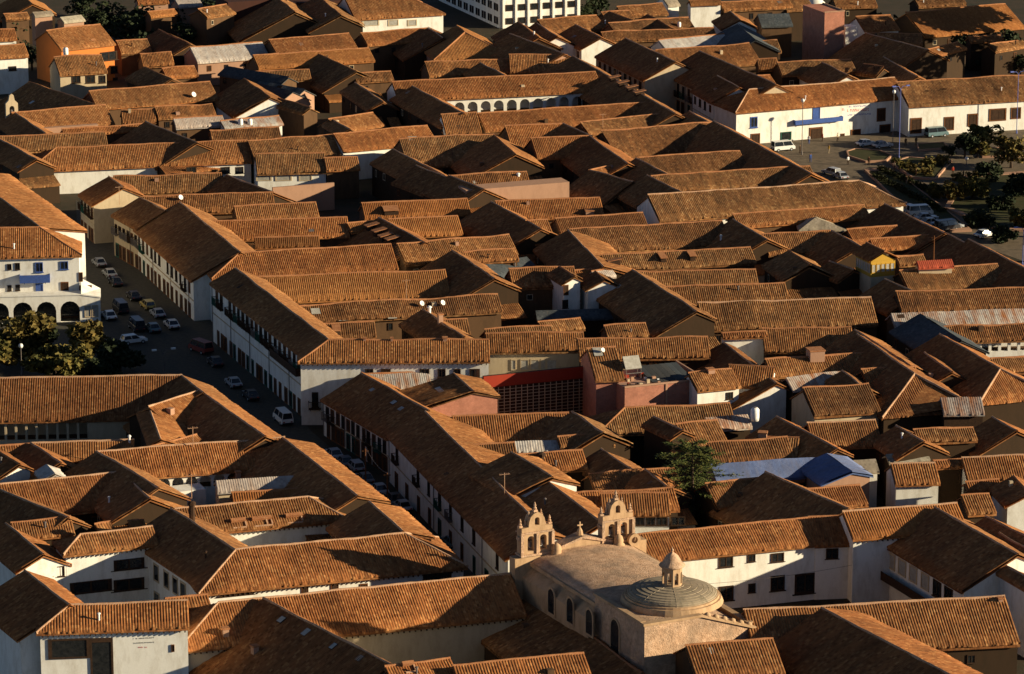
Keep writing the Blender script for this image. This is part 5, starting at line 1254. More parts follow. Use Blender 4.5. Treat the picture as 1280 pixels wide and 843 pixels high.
def conifer(px, py, h, r, label):
    p = at(px, py, 0); rn = random.Random(9); o = thing('conifer_tree', label, 'tree', tuple(p)); MB().tube([(0, 0, 0), (.1, 0, h * .5), (0, 0, h)], [.3, .2, .05], 7).build('trunk', 'bark', o)
    n = 9000; V = np.zeros((n * 4, 3), np.float32); k = 0; br = []
    for i in range(64):
        t = .28 + .72 * i / 64; a = i * 2.4 + rn.uniform(-.5, .5); br.append((t, a, r * (.22 + .85 * (1.0 - t) ** .6) * rn.uniform(.5, 1.15)))
    for k in range(n):
        t, a, L_ = br[rn.randrange(64)]; s = rn.random() ** .6; sp_ = .12 + .22 * s
        p_ = Vector((math.cos(a) * L_ * s + rn.gauss(0, sp_), math.sin(a) * L_ * s + rn.gauss(0, sp_), h * t + L_ * .10 * s + rn.gauss(0, .10)))
        u = Vector((math.cos(a) + rn.gauss(0, .5), math.sin(a) + rn.gauss(0, .5), rn.gauss(0, .25))).normalized() * rn.uniform(.12, .32); w2 = u.cross(Vector((rn.gauss(0, .3), rn.gauss(0, .3), 1))).normalized() * .09
        for q, v in enumerate((p_ - u, p_ + w2, p_ + u, p_ - w2)): V[k * 4 + q] = v
    link('crown', mesh_np('crown', V, np.arange(n * 4).reshape(n, 4), None, 'leafcon'), o)
    mb = MB()
    for t, a, L_ in br[::2]: mb.tube([(0, 0, h * t), (math.cos(a) * L_ * .9, math.sin(a) * L_ * .9, h * t + L_ * .1)], [.06, .02], 4)
    mb.build('limbs', 'bark', o)
conifer(864, 676, 13.5, 8.2, 'dark spreading conifer rising from a courtyard right of the belfries')
for i, (t, x, y, s, l) in enumerate((('33', 355, 400, 2.4, 'dark clipped bush beside the door of the white house'), ('33', 560, 400, 2.2, 'dark clipped bush at the foot of the balcony facade'), ('23', 1228, 480, 1.5, 'clipped box bush left of the dark doorway'), ('33', 665, 470, 1.6, 'round bush at the lower corner of the balcony facade'), ('33', 450, 390, 2.0, 'dark shrub in the yard beneath the sunlit blank wall'), ('03', 830, 800, 2.0, 'dark shrub at the right of the lettered white wall'), ('23', 760, 160, 2.4, 'leafy shrub before the narrow white window wall'))):
    px, py = tp(t, x, y); tree(px, py, s * 1.5, s, 'leafdark', l, 200 + i, 600, nm='bush', cat='bush', grp='courtyard bushes')
# ------------------------------------------------------------------ cars
def car_kit(kind):
    L_, Wd, H1, H2 = {'sedan': (4.2, 1.65, .85, 1.4), 'van': (4.6, 1.75, 1.1, 2.0), 'wagon': (4.1, 1.65, .9, 1.5)}[kind]
    h = L_ / 2; w = Wd / 2; kit = {}
    m = MB(); pr = [(-h, .35), (h, .35), (h, .62), (h - .15, H1 - .12), (h * .45, H1), (-h + .35, H1), (-h + .05, H1 - .1), (-h, .6)] if kind != 'van' else [(-h, .35), (h, .35), (h, .7), (h - .1, H1 - .1), (h - .35, H1), (-h, H1)]
    m.poly(pr, [], -w, w); me = m.mesh('body', 'pwhite'); kit['body'] = me
    if kind == 'sedan': a = [(-h * .72, H1), (h * .42, H1), (h * .12, H2), (-h * .45, H2)]
    elif kind == 'wagon': a = [(-h * .92, H1), (h * .42, H1), (h * .12, H2), (-h * .82, H2)]
    else: a = [(-h + .02, H1), (h - .4, H1), (h * .58, H2), (-h + .12, H2)]
    m = MB(); b0, b1, t0, t1 = a[0][0], a[1][0], a[3][0], a[2][0]; iw = w - .06; it = w - .22
    m.hexa([(b0, -iw, H1 + .002), (b1, -iw, H1 + .002), (b1, iw, H1 + .002), (b0, iw, H1 + .002)], [(t0, -it, H2 - .06), (t1, -it, H2 - .06), (t1, it, H2 - .06), (t0, it, H2 - .06)]); kit['windows'] = m.mesh('windows', 'carglass')
    m = MB(); m.box(t0 - .03, t1 + .03, -it - .03, it + .03, H2 - .058, H2)
    for xb, xt in ((b0, t0), (b1, t1), ((b0 + b1) / 2, (t0 + t1) / 2)):
        for s in (-1, 1): m.tube([(xb, s * (iw + .0), H1), (xt, s * it, H2 - .03)], .05, 4)
    kit['roof'] = m.mesh('roof', 'pwhite')
    m = MB(); n = 14; r = .32
    for i in range(n):
        pass
    prof = [(r * math.cos(2 * math.pi * i / n), r * math.sin(2 * math.pi * i / n)) for i in range(n)]; m.poly(prof, [], -.1, .1); kit['wheel'] = m.mesh('wheel', 'tyre')
    m = MB(); m.poly([(.55 * a_, .55 * b_) for a_, b_ in prof], [], -.115, .115); kit['rim'] = m.mesh('rim', 'psilver')
    m = MB(); m.box(-.03, .03, -.17, .17, -.08, .08); kit['headlight'] = m.mesh('headlight', 'light'); kit['tail'] = MB().box(-.03, .03, -.15, .15, -.08, .08).mesh('tail_light', 'pred')
    m = MB(); m.box(-.06, .06, -w + .03, w - .03, -.09, .09); kit['bumper'] = m.mesh('bumper', 'tyre')
    kit['dim'] = (h, w, H1); return kit
KITS = {k: car_kit(k) for k in ('sedan', 'van', 'wagon')}; PAINTED = {}
def car(t, x, y, col, kind, label, rot=0.0, grp='cars parked in the left street'):
    p = at(*tp(t, x, y), 0); kt = KITS[kind]; h, w, H1 = kt['dim']
    o = thing('parked_car' if kind != 'van' else 'parked_van', label, 'car' if kind != 'van' else 'van', (p.x, p.y, .006), AZB + rot, grp)
    for nm in ('body', 'roof'):
        key = (kind, nm, col)
        if key not in PAINTED: me = kt[nm].copy(); me.materials.clear(); me.materials.append(M[col]); PAINTED[key] = me
        link(nm, PAINTED[key], o)
    link('windows', kt['windows'], o)
    for sx in (-1, 1):
        for sy in (-1, 1):
            wv = link('wheel', kt['wheel'], o, (sx * h * .62, sy * (w - .07), .32)); link('rim', kt['rim'], wv)
            link('headlight' if sx > 0 else 'tail_light', kt['headlight'] if sx > 0 else kt['tail'], o, (sx * (h + .0), sy * (w - .3), .66))
        link('bumper', kt['bumper'], o, (sx * (h + .02), 0, .45))
Q = math.pi / 2
SC = 'cars in the left street'
for a in [('01', 475, 468, 'psilver', 'sedan', 'silver car farthest up the left street, by the corner building', Q), ('01', 525, 520, 'psilver', 'sedan', 'second silver car down from the far end of the left street', Q), ('01', 553, 560, 'pdark', 'sedan', 'black car below the two far silver ones', Q),
          ('01', 640, 628, 'pdark', 'sedan', 'black car mid street left of the white one with yellow light', Q), ('01', 708, 672, 'pyellow', 'wagon', 'pale yellowish car at the right kerb of the left street', Q), ('01', 755, 712, 'psilver', 'sedan', 'grey car between the yellowish and the white one', Q), ('01', 822, 765, 'pwhite', 'sedan', 'white car at the right kerb near the balcony house', Q),
          ('01', 732, 782, 'pteal', 'sedan', 'teal car beside the white car near the balcony house', Q), ('01', 655, 775, 'pdark', 'van', 'dark van left of the teal car', Q), ('01', 577, 690, 'pdark', 'van', 'dark van in the middle of the street mouth', Q), ('01', 522, 722, 'pwhite', 'sedan', 'white car at the right end of the arcaded building', Q),
          ('02', 640, 36, 'pwhite', 'wagon', 'white car driving across the left plaza', .12), ('02', 962, 78, 'pred', 'van', 'dark red van with pale roof by the balcony house', Q + .3), ('02', 1030, 140, 'pdark', 'sedan', 'black car behind the dark red van', Q), ('02', 1118, 240, 'psilver', 'sedan', 'grey car in shade beside the long balcony house', Q), ('02', 1200, 300, 'pdark', 'sedan', 'black car past the gallery house corner', Q),
          ('12', 130, 415, 'pwhite', 'van', 'white van coming up the shaded left street', Q), ('12', 372, 583, 'psilver', 'sedan', 'silver car under the first house of the right row', Q), ('12', 425, 620, 'pgrey', 'sedan', 'dark grey car between two silver ones', Q), ('12', 475, 642, 'psilver', 'wagon', 'silver wagon just ahead of the street pole', Q), ('12', 520, 700, 'pgrey', 'sedan', 'grey car half hidden by a pink roof edge', Q), ('12', 588, 752, 'psilver', 'sedan', 'silver car beyond the second street pole', Q),
          ('13', 700, 55, 'psilver', 'sedan', 'silver car below the right row, next to the roof edge', Q), ('13', 935, 228, 'pteal', 'sedan', 'teal car near the bottom of the street', Q), ('13', 1035, 300, 'pteal', 'wagon', 'lowest car of the street, greenish and in shade', Q), ('13', 660, 20, 'pdark', 'sedan', 'black car near the top of the lower street', Q)]:
    car(*a, SC)
PC = 'cars around the upper plaza'
for a in [('30', 110, 722, 'pwhite', 'van', 'white minibus before the plaza building with blue balcony', .05), ('30', 507, 700, 'pwhite', 'sedan', 'white sedan parked at the plaza wall', .15), ('30', 585, 708, 'psilver', 'sedan', 'silver sedan parked right of the white sedan', .15), ('30', 845, 655, 'pteal', 'van', 'pale green van in the shade of the plaza wall', .05),
          ('30', 342, 838, 'psilver', 'wagon', 'silver wagon behind the pink roof ridge at the plaza', Q + .3), ('31', 385, 52, 'psilver', 'sedan', 'silver car just above the largest brown roof', Q), ('31', 530, 128, 'psilver', 'sedan', 'silver car right of the largest brown roof', Q - .2), ('31', 560, 145, 'pgrey', 'sedan', 'grey car behind the silver one by the largest roof', Q - .2),
          ('31', 652, 188, 'pgrey', 'sedan', 'grey car first in the dense row of parked cars', -.1), ('31', 705, 208, 'pdark', 'sedan', 'dark car second in the dense row', -.1), ('31', 765, 228, 'pwhite', 'van', 'white van in the dense row of parked cars', -.1), ('31', 795, 252, 'psilver', 'sedan', 'silver car right below the white van', -.1), ('31', 820, 275, 'psilver', 'sedan', 'second silver car below the white van', -.1), ('31', 845, 298, 'pblue', 'sedan', 'blue car near the end of the dense row', -.1),
          ('31', 920, 292, 'psilver', 'sedan', 'silver car standing apart at the end of the row', .1), ('31', 895, 300, 'pdark', 'van', 'black van beside the last silver car', .1), ('31', 1075, 332, 'pwhite', 'sedan', 'white car alone in the dark part of the plaza', .3)]:
    car(*a, PC)
for a in [('31', 680, 196, 'psilver', 'sedan', 'silver car behind the pink ridge, between two grey cars', -.1), ('31', 735, 216, 'pwhite', 'wagon', 'white wagon left of the white van in the dense row', -.1), ('31', 870, 290, 'psilver', 'sedan', 'silver car nearest the black van in the row', -.1), ('31', 590, 160, 'pwhite', 'sedan', 'white car at the corner of the pink ridge by the plaza', -.2)]: car(*a, PC)
# ------------------------------------------------------------------ lamps, poles, people
def solve_h(p, ytop):
    lo, hi = 0, 40
    for _ in range(30):
        m_ = (lo + hi) / 2
        if proj((p.x, p.y, m_))[1] > ytop: lo = m_
        else: hi = m_
    return lo
def lamp(t, xt, yt, xb, yb_, label, mat='iron', kind='globe'):
    pb = at(*tp(t, xb, yb_), 0); h = solve_h(pb, tp(t, xt, yt)[1]); o = thing('street_lamp', label, 'street lamp', tuple(pb), AZB, 'street lamps')
    MB().lathe([(.16, 0), (.14, .6), (.08, .7), (.06, h - .4)], n=8).build('post', mat, o)
    if kind == 'globe': MB().lathe([(.06, h - .4), (.25, h - .3), (.38, h), (.25, h + .3), (.03, h + .38)], n=12).build('globe', 'lampglass', o, smooth=True)
    else:
        m = MB(); m.tube([(0, 0, h - .6), (.4, 0, h), (1.3, 0, h + .1)], .05, 5); m.tube([(0, 0, h - .6), (-.4, 0, h), (-1.3, 0, h + .1)], .05, 5); m.build('arm', mat, o)
        for s in (-1, 1): MB().box(s * 1.5 - .35, s * 1.5 + .35, -.18, .18, h, h + .22).build('lamp_head', mat if kind == 'blue' else 'lampglass', o)
for a in [('30', 187, 482, 200, 742, 'slim white globe lamp before the blue balcony'), ('30', 620, 440, 635, 700, 'slim globe lamp left of the blue lamp mast'), ('30', 668, 415, 665, 765, 'tall blue lamp mast in the middle of the plaza', 'bluemetal', 'blue'), ('30', 1073, 400, 1085, 590, 'globe lamp before the shaded white plaza front'), ('30', 1237, 345, 1228, 640, 'blue lamp mast near the right frame edge', 'bluemetal', 'blue'), ('31', 1262, 285, 1256, 470, 'violet lamp mast cut by the right frame edge', 'bluemetal', 'blue'),
          ('02', 98, 48, 104, 185, 'white lantern between the trees of the left plaza'), ('02', 268, 102, 270, 190, 'white round lantern before the middle golden tree'), ('02', 800, 68, 787, 192, 'two armed lamp above the great gallery roof', 'iron', 'arm'), ('33', 185, 265, 168, 480, 'two armed lamp before the white two storey house', 'iron', 'arm'), ('30', 990, 760, 988, 800, 'low lamp by the person in red')]: lamp(*a)
for t, xt, yt, xb, yb_, l in (('12', 530, 540, 526, 800, 'rusty street pole with a small lamp in the left street'), ('12', 632, 655, 630, 900, 'second rusty street pole farther down the left street'), ('31', 832, 325, 830, 470, 'thin antenna mast behind the red roofed cabin')):
    pb = at(*tp(t, xb, yb_), 0 if t == '12' else 8.0); h = solve_h(pb, tp(t, xt, yt)[1]); o = thing('utility_pole', l, 'pole', tuple(pb)); MB().tube([(0, 0, 0), (0, 0, h - pb.z)], [.13, .08], 7).build('post', 'brownwood', o); MB().box(-.45, .45, -.05, .05, h - pb.z - .4, h - pb.z - .28).build('crossarm', 'brownwood', o)
def person_mesh():
    me = bpy.data.meshes.new('body')
    J = [(0, 0, .95), (0, 0, 1.15), (0, .01, 1.40), (0, .0, 1.52), (0, -.01, 1.66), (0, 0, 1.76), (.19, 0, 1.42), (.25, .02, 1.15), (.27, -.06, .90), (.27, -.08, .80), (-.19, 0, 1.42), (-.25, .02, 1.15), (-.25, -.05, .90), (-.25, -.07, .80),
         (.10, 0, .90), (.11, -.06, .50), (.12, .04, .08), (.12, -.12, .03), (-.10, 0, .90), (-.11, .05, .50), (-.12, .14, .08), (-.12, -.01, .03)]
    E = [(0, 1), (1, 2), (2, 3), (3, 4), (4, 5), (2, 6), (6, 7), (7, 8), (8, 9), (2, 10), (10, 11), (11, 12), (12, 13), (0, 14), (14, 15), (15, 16), (16, 17), (0, 18), (18, 19), (19, 20), (20, 21)]
    RD = [.15, .14, .16, .06, .10, .08, .075, .055, .04, .045, .075, .055, .04, .045, .10, .075, .05, .045, .10, .075, .05, .045]
    me.from_pydata(J, E, []); ob = bpy.data.objects.new('tmp', me); COL.objects.link(ob)
    md = ob.modifiers.new('s', 'SKIN'); sd = ob.modifiers.new('u', 'SUBSURF'); sd.levels = 1
    for v, r in zip(me.skin_vertices[0].data, RD): v.radius = (r, r)
    me.skin_vertices[0].data[0].use_root = True
    dg = bpy.context.evaluated_depsgraph_get(); m2 = bpy.data.meshes.new_from_object(ob.evaluated_get(dg)); bpy.data.objects.remove(ob)
    return m2
PM = person_mesh()
def person(px, py, top, legs, label, z=0, rot=0.0):
    p = at(px, py, z); me = PM.copy(); me.materials.clear()
    for k in (top, legs, 'skin', 'wood'): me.materials.append(M[k])
    for f in me.polygons:
        z_ = f.center.z; f.material_index = 3 if z_ > 1.70 or (z_ > 1.6 and f.center.y > .03) else 2 if (z_ > 1.49 or (z_ < .86 and abs(f.center.x) > .2 and z_ > .7)) else 0 if z_ > .93 else 1 if z_ > .06 else 3
    o = link('person', me, None, tuple(p), rot); o['label'] = label; o['category'] = 'person'; o['group'] = 'people on the plaza'
for a in [(1013, 203, 'bluewood', 'bluewood', 'person in blue standing at the corner of the plaza', 0, .3), (1000, 192, 'wood', 'wood', 'person in dark clothes beside the slim white lamp', 0, 1.2), (1036, 192, 'yellow', 'cream', 'person in yellow walking across the open plaza', 0, 2.0), (1060, 206, 'tank', 'wood', 'person in a pale top at the kerb behind the hedge', 0, .5), (1086, 207, 'wood', 'wood', 'dark clothed person by the plain kerbed bed', 0, 0), (1047, 177, 'cream', 'wood', 'person in beige near the white plaza wall', 0, 1), (1028, 177, 'redpaint', 'wood', 'person in red right of the plaza doorway', 0, 2), (1011, 180, 'tank', 'bluewood', 'person in white left of the plaza doorway', 0, 3),
          (1132, 183, 'adobe', 'wood', 'person in brown beside the narrow raised bed', 0, .4), (1145, 182, 'wood', 'wood', 'dark clothed person at the narrow raised bed', 0, .4), (1145, 222, 'wood', 'wood', 'dark clothed person in front of the shrub bed', 0, 1.4), (1133, 231, 'wood', 'iron', 'dark clothed person on the lane by the hedge', 0, 2.4), (1170, 240, 'wood', 'wood', 'dark clothed person lowest on the lane', 0, .7), (1191, 219, 'redpaint', 'wood', 'person in red on the light path at right', 0, .4), (1204, 224, 'wood', 'wood', 'dark clothed person walking near the person in red', 0, 1.0),
          (984, 743, 'wood', 'wood', 'dark clothed person left of the dark doorway, lower right', 0, 0), (990, 742, 'pgrey', 'wood', 'second dark clothed person at the lower right doorway', 0, .8), (1118, 213, 'cream', 'wood', 'person in beige between the lamp mast and the shrubs', 0, 2)]: person(*a)
# ------------------------------------------------------------------ things on the roofs
PV, PF, PI = [], [], []
for q, b in PLANES:
    k = len(PV); PV += q; PF.append(tuple(range(k, k + len(q)))); PI.append(b)
BV = BVHTree.FromPolygons(PV, PF)
def hit(t, x, y):
    loc, nrm, i, d = BV.ray_cast(Vector((0, 0, CAMH)), ray(*tp(t, x, y)))
    return (loc, nrm, PI[i]) if loc else None
def on_roof(t, x, y, w, l, kind):
    h = hit(t, x, y)
    if not h: print('miss', t, x, y); return
    loc, nrm, b = h; c = b.imw @ loc; front = c.y < 0
    o = None
    if kind == 'skylight': o = MB().box(-w / 2, w / 2, -l / 2, l / 2, 0, .10).build('skylight', 'wood', b.o); g = MB().box(-w / 2 + .06, w / 2 - .06, -l / 2 + .06, l / 2 - .06, .101, .12).build('pane', 'skyglass', o)
    elif kind == 'slot': o = MB().box(-w / 2, w / 2, -l / 2, l / 2, 0, .05).build('roof_opening', 'wood', b.o); MB().box(-w / 2 - .1, w / 2 + .1, -l / 2 - .25, -l / 2 - .01, 0, .16).build('sill', 'capw', o); MB().box(-w / 2 - .2, w / 2 + .2, l / 2 + .01, l / 2 + .5, .15, .5).build('eyebrow', 'cap', o); MB().box(w / 2 + .01, w / 2 + .2, -l / 2, l / 2, 0, .3).build('cheek', 'capw', o)
    elif kind == 'patch': o = MB().box(-w / 2, w / 2, -l / 2, l / 2, 0, .06).build('sheet_patch', 'metal', b.o)
    if o:
        o.location = c; o.rotation_euler = (math.atan(b.tanp) if front else -math.atan(b.tb), 0, 0); o.location.z += .06; return
    if kind == 'chimney': o = MB().box(-w / 2, w / 2, -w / 2, w / 2, -.6, l).build('chimney', 'pink', b.o, tuple(c)); MB().box(-w / 2 - .1, w / 2 + .1, -w / 2 - .1, w / 2 + .1, l + .001, l + .18).build('chimney_cap', 'cap', o)
    elif kind == 'flue': o = MB().lathe([(w / 2, -.3), (w / 2, l), (w * .8, l + .02), (w * .8, l + .15), (w * .3, l + .3)], n=10).build('chimney', 'tank', b.o, tuple(c), smooth=False)
    elif kind == 'darkflue': MB().lathe([(w / 2, -.3), (w / 2, l), (w * .7, l + .02), (w * .7, l + .3), (w * .3, l + .5)], n=8).build('chimney', 'wood', b.o, tuple(c))
    elif kind == 'dormer':
        c.z += 0; s = -1 if front else 1; o = MB().box(-w / 2, w / 2, -.9, .9, -.4, .55).build('dormer', 'wood', b.o, tuple(c))
        MB().hexa([(-w / 2 - .15, -1.2, .56), (w / 2 + .15, -1.2, .56), (w / 2 + .15, 1.2, .95), (-w / 2 - .15, 1.2, .95)], [(-w / 2 - .15, -1.2, .66), (w / 2 + .15, -1.2, .66), (w / 2 + .15, 1.2, 1.05), (-w / 2 - .15, 1.2, 1.05)]).build('dormer_roof', 'cap', o)
for a in [('11', 285, 690, 1.5, 1.5, 'skylight'), ('11', 415, 722, 1.5, 1.5, 'skylight'), ('11', 650, 712, 1.5, 1.5, 'skylight'), ('10', 750, 667, 1.8, 1.3, 'skylight'), ('12', 880, 264, 2.8, .9, 'skylight'), ('12', 660, 322, 1.1, .9, 'skylight'), ('12', 695, 353, 1.1, .9, 'skylight'), ('12', 730, 385, 1.1, .9, 'skylight'), ('12', 690, 425, .6, .6, 'skylight'), ('12', 556, 262, 1.0, .8, 'skylight'),
          ('21', 665, 305, 1.2, 1.0, 'patch'), ('21', 985, 410, 1.0, 1.0, 'patch'), ('31', 100, 375, 1.3, 1.4, 'patch'), ('13', 122, 585, 1.0, 1.0, 'skylight'), ('13', 240, 645, 1.0, 1.2, 'skylight'), ('13', 370, 712, .8, 1.0, 'skylight'), ('13', 497, 770, 1.0, 1.0, 'skylight'), ('13', 735, 822, 1.0, .8, 'slot'), ('12', 1230, 700, .6, .6, 'patch'),
          ('03', 1145, 132, 1.5, .8, 'slot'), ('03', 1246, 124, 1.5, .8, 'slot'), ('13', 40, 122, 1.7, .8, 'slot'), ('13', 185, 108, 1.7, .8, 'slot'), ('20', 490, 385, 1.2, 1, 'dormer'), ('20', 530, 410, 1.2, 1, 'dormer'), ('20', 573, 432, 1.2, 1, 'dormer'), ('20', 610, 455, 1.2, 1, 'dormer'),
          ('11', 555, 292, 1.3, 1, 'dormer'), ('11', 590, 317, 1.3, 1, 'dormer'), ('11', 620, 341, 1.3, 1, 'dormer'), ('11', 652, 356, 1.3, 1, 'dormer'), ('11', 645, 215, 2.4, 1, 'dormer'), ('21', 490, 462, .9, 1, 'dormer'), ('21', 720, 442, .9, 1, 'dormer'), ('21', 860, 432, .9, 1, 'dormer'), ('11', 385, 790, 1.0, 1, 'dormer'), ('03', 1080, 660, .7, .9, 'chimney'), ('03', 1220, 745, .7, .9, 'chimney'), ('21', 370, 222, 1.4, .6, 'chimney'), ('32', 265, 105, 2.2, 1.2, 'chimney'), ('22', 1200, 492, 1.1, .8, 'chimney'), ('22', 950, 180, 1.0, .6, 'chimney'),
          ('02', 1140, 685, .6, .9, 'chimney'), ('03', 920, 110, .8, 2.1, 'darkflue'), ('11', 830, 700, .5, 1.0, 'flue'), ('11', 882, 745, .7, 1.4, 'chimney'), ('12', 520, 26, .4, .4, 'chimney'), ('12', 650, 25, .3, .4, 'chimney'), ('12', 905, 26, .6, .5, 'chimney'), ('22', 140, 585, .9, .3, 'darkflue'), ('21', 30, 45, .5, .5, 'flue'), ('21', 1000, 350, .3, .8, 'flue'), ('01', 570, 170, .2, .9, 'flue'), ('22', 410, 80, 1.4, 2.0, 'skylight'), ('30', 1045, 268, .9, .5, 'chimney'), ('20', 695, 300, .2, .7, 'flue'), ('20', 105, 172, .3, .7, 'flue'), ('02', 620, 515, .3, .9, 'flue'), ('33', 1150, 500, .5, .5, 'chimney')]: on_roof(*a)
def roof_thing(t, x, y, kind, label, s=1.0):
    if kind == 'dish': s *= .5
    h = hit(t, x, y + 8)
    if h: loc = h[0]
    else: loc = at(*tp(t, x, y + 8), 8)
    if kind == 'dish':
        o = thing('satellite_dish', label, 'satellite dish', tuple(loc), AZB, 'satellite dishes on the roofs'); MB().tube([(0, 0, -.3), (0, 0, .9 * s)], .05, 6).build('mast', 'iron', o)
        d = MB(); prof = [(0.02, 0), (.3 * s, .03), (.6 * s, .12), (.85 * s, .28), (.82 * s, .31), (.55 * s, .16), (.02, .04)]; d.lathe(prof, n=16); ob = d.build('dish', 'tank', o, (0, 0, 1.0 * s), smooth=True); ob.rotation_euler = (R(60), 0, R(25))
    elif kind == 'tank':
        o = thing('water_tank', label, 'water tank', tuple(loc), 0, 'white water tanks on the roofs'); MB().lathe([(.55 * s, -.4), (.6 * s, .1), (.6 * s, 1.2 * s), (.4 * s, 1.45 * s), (.2 * s, 1.5 * s)], n=16).build('tank', 'tank', o, smooth=True); MB().lathe([(.22 * s, 1.5 * s), (.22 * s, 1.6 * s)], n=10).build('lid', 'iron', o)
    else:
        o = thing('antenna', label, 'antenna', tuple(loc), AZB, 'antennas on the roofs'); MB().tube([(0, 0, -.3), (0, 0, 3.0)], .05, 5).build('mast', 'capw', o); m = MB(); m.box(-.7, .7, -.03, .03, 2.75, 2.82)
        for k in range(5): m.box(-.6 + k * .3 - .02, -.6 + k * .3 + .02, -.35, .35, 2.83, 2.86)
        m.build('elements', 'capw', o)
for a in [('00', 925, 462, 'dish', 'big white satellite dish on the long upper left roof', 1.3), ('01', 862, 150, 'dish', 'white satellite dish behind the big plain street roof', 1.1), ('11', 790, 658, 'dish', 'left white dish above the chimney pots'), ('11', 890, 655, 'dish', 'right white dish above the chimney pots'), ('22', 430, 75, 'dish', 'dish lying on the steep brick building roof', .8),
          ('00', 1152, 590, 'tank', 'left one of two white drums at upper left', .8), ('00', 1197, 590, 'tank', 'right one of two white drums at upper left', .8), ('00', 315, 250, 'tank', 'white tank in front of the orange house', .9), ('22', 1163, 385, 'tank', 'white tank on the grey scrap roof at centre', 1.0), ('20', 800, 120, 'tank', 'small pale drum on the wavy top right roof', .7),
          ('12', 1190, 755, 'antenna', 'television antenna on the mossy roof of the street house'), ('02', 925, 530, 'antenna', 'thin antenna above the small arches house'), ('02', 918, 760, 'antenna', 'antenna standing before the white parapet'), ('20', 435, 610, 'antenna', 'antenna on the narrow roof near the upper street'), ('11', 720, 615, 'antenna', 'short antenna left of the rough dark roof'), ('01', 572, 160, 'antenna', 'antenna on the farthest left street house')]: roof_thing(*a)
# white dome shed at the top right, little bell wall at the left, pale parapet wall by the small arches
p = at(*tp('30', 265, 30), 6); o = thing('domed_shed', 'small white domed shed at the top right', 'shed', (p.x, p.y, 0), AZB); MB().lathe([(2.4, 0), (2.4, 6.0)], n=20).build('wall', 'white', o); MB().lathe([(2.5, 6.01), (2.3, 6.7), (1.6, 7.4), (.8, 7.8), (.05, 7.9)], n=20).build('dome', 'white', o, smooth=True)
p = at(*tp('00', 62, 655), 3); o = thing('bell_wall', 'small pale bell wall with arched opening at the left edge', 'bell wall', (p.x, p.y, 0), AZB); MB().poly([(-1.2, 0), (1.2, 0), (1.2, 9.6), (.6, 10.2), (.4, 11.2), (0, 11.5), (-.4, 11.2), (-.6, 10.2), (-1.2, 9.6)], [arch(0, 1.0, 7.0, 8.6)], 0, .8).build('wall', 'cream', o)
MB().lathe([(.4, 0), (.3, .3), (.2, .7), (.03, .8)], n=10).build('bell', 'iron', o, (0, .4, 7.6))
for nm, t, x0, y0, x1, z, dp, mt, lab in (('parapet_wall', '02', 740, 760, 985, 6.0, 3.0, 'white', 'plain white parapet block below the small arches'), ('patio_wall', '11', 80, 95, 375, 5.0, .5, 'pink', 'long pale patio wall below the bright white windows'),
                                 ('tan_parapet_building', '11', 1005, 108, 1500, 8.8, 4.0, 'pink', 'building with blank tan parapet wall, upper centre'), ('patio_wall', '00', 215, 615, 470, 6.3, 1.2, 'pink', 'long plain beige wall behind the blank white house'), ('garden_wall', '30', 410, 130, 465, 9.5, 3, 'white', 'white walled wing with a small dark window, top right')):
    boxb(nm, lab, 'wall' if 'wall' in nm else 'building', t, x0, y0, x1, z, dp, None, mat=mt)

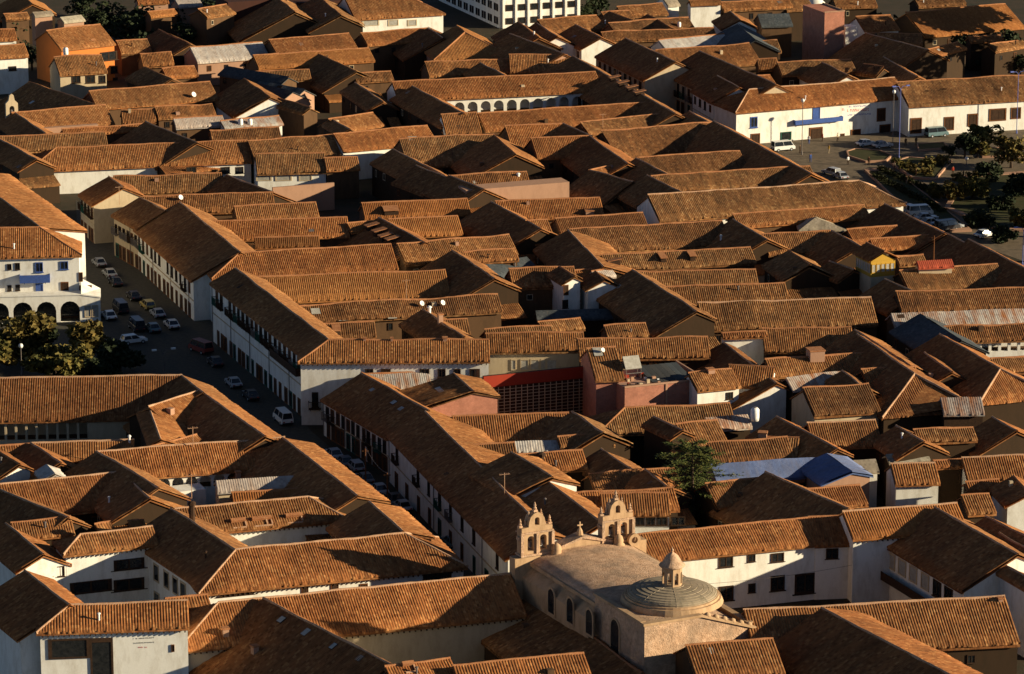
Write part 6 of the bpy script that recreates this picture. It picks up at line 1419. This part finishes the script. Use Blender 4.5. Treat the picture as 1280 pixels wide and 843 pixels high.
# small weathered bits on the roofs: flues, loose sheets, plain chimneys (parts of the house they stand on)
rnd = random.Random(21)
for b in ALLB:
    if b.wf < 2.2 or b.L < 6: continue
    if rnd.random() < .45:
        x = rnd.uniform(1, b.L - 1); y = -rnd.uniform(.2, .8) * b.wf; z_ = b.z + y * b.tanp + .12; k = rnd.random()
        if k < .3: MB().lathe([(.12, -.2), (.12, .8), (.2, .82), (.2, .95), (.05, 1.0)], n=7).build('flue', rnd.choice(['iron', 'tank', 'wood']), b.o, (x, y, z_))
        elif k < .55:
            s = rnd.uniform(.45, .8); o = MB().box(-s / 2, s / 2, -s / 2, s / 2, -.5, rnd.uniform(.5, 1.0)).build('chimney', rnd.choice(['pink', 'adobe', 'cream']), b.o, (x, min(y, -.8), b.z + min(y, -.8) * b.tanp))
        else:
            w, l = rnd.uniform(.6, 1.6), rnd.uniform(.6, 1.4); o = MB().hexa([(-w / 2, -l / 2, 0), (w / 2, -l * .4, 0), (w * .45, l / 2, 0), (-w / 2, l * .4, 0)], [(-w / 2, -l / 2, .05), (w / 2, -l * .4, .05), (w * .45, l / 2, .05), (-w / 2, l * .4, .05)]).build('loose_sheet', rnd.choice(['iron', 'skyglass', 'wood', 'cap']), b.o, (x, y, z_ + .12)); o.rotation_euler = (math.atan(b.tanp), 0, rnd.uniform(-.15, .15))
    if getattr(b, 'wall', None) and b.L > 7 and b.wall.data.materials[0].name in ('adobe_wall', 'shadow_darkened_adobe', 'pink_plaster') and b.zf > 3.5:
        for k in range(int(b.L / 5)):
            put_win(b, 'F', (2.0 + k * 4.6 + rnd.uniform(-.6, .6), b.yf, b.zf - rnd.uniform(1.0, 1.5)), rnd.uniform(.7, 1.1), rnd.uniform(.9, 1.4), rnd.choice(['w', 'o', 'd', 'c']), 'window')
def cable(p, q, label, sag=.6):
    pts = [p.lerp(q, i / 12) - Vector((0, 0, sag * 4 * (i / 12) * (1 - i / 12))) for i in range(13)]
    tag(MB().tube(pts, .022, 4).build('overhead_cable', 'iron'), label, 'cable', 'overhead cables')
cable(at(*tp('12', 530, 545), 9.5), at(*tp('12', 632, 658), 9.5), 'thin cable strung between the two rusty street poles')
cable(at(*tp('23', 930, 410), 4.0), at(*tp('33', 440, 320), 5.5), 'dark cable sagging across the white two storey house front', .3)
cable(at(*tp('30', 187, 500), 6), at(*tp('30', 620, 455), 6), 'cable between two globe lamps before the plaza building')

print('houses', count[0], 'tris', sum(len(o.data.polygons)*2 for o in bpy.data.objects if o.type=='MESH'))
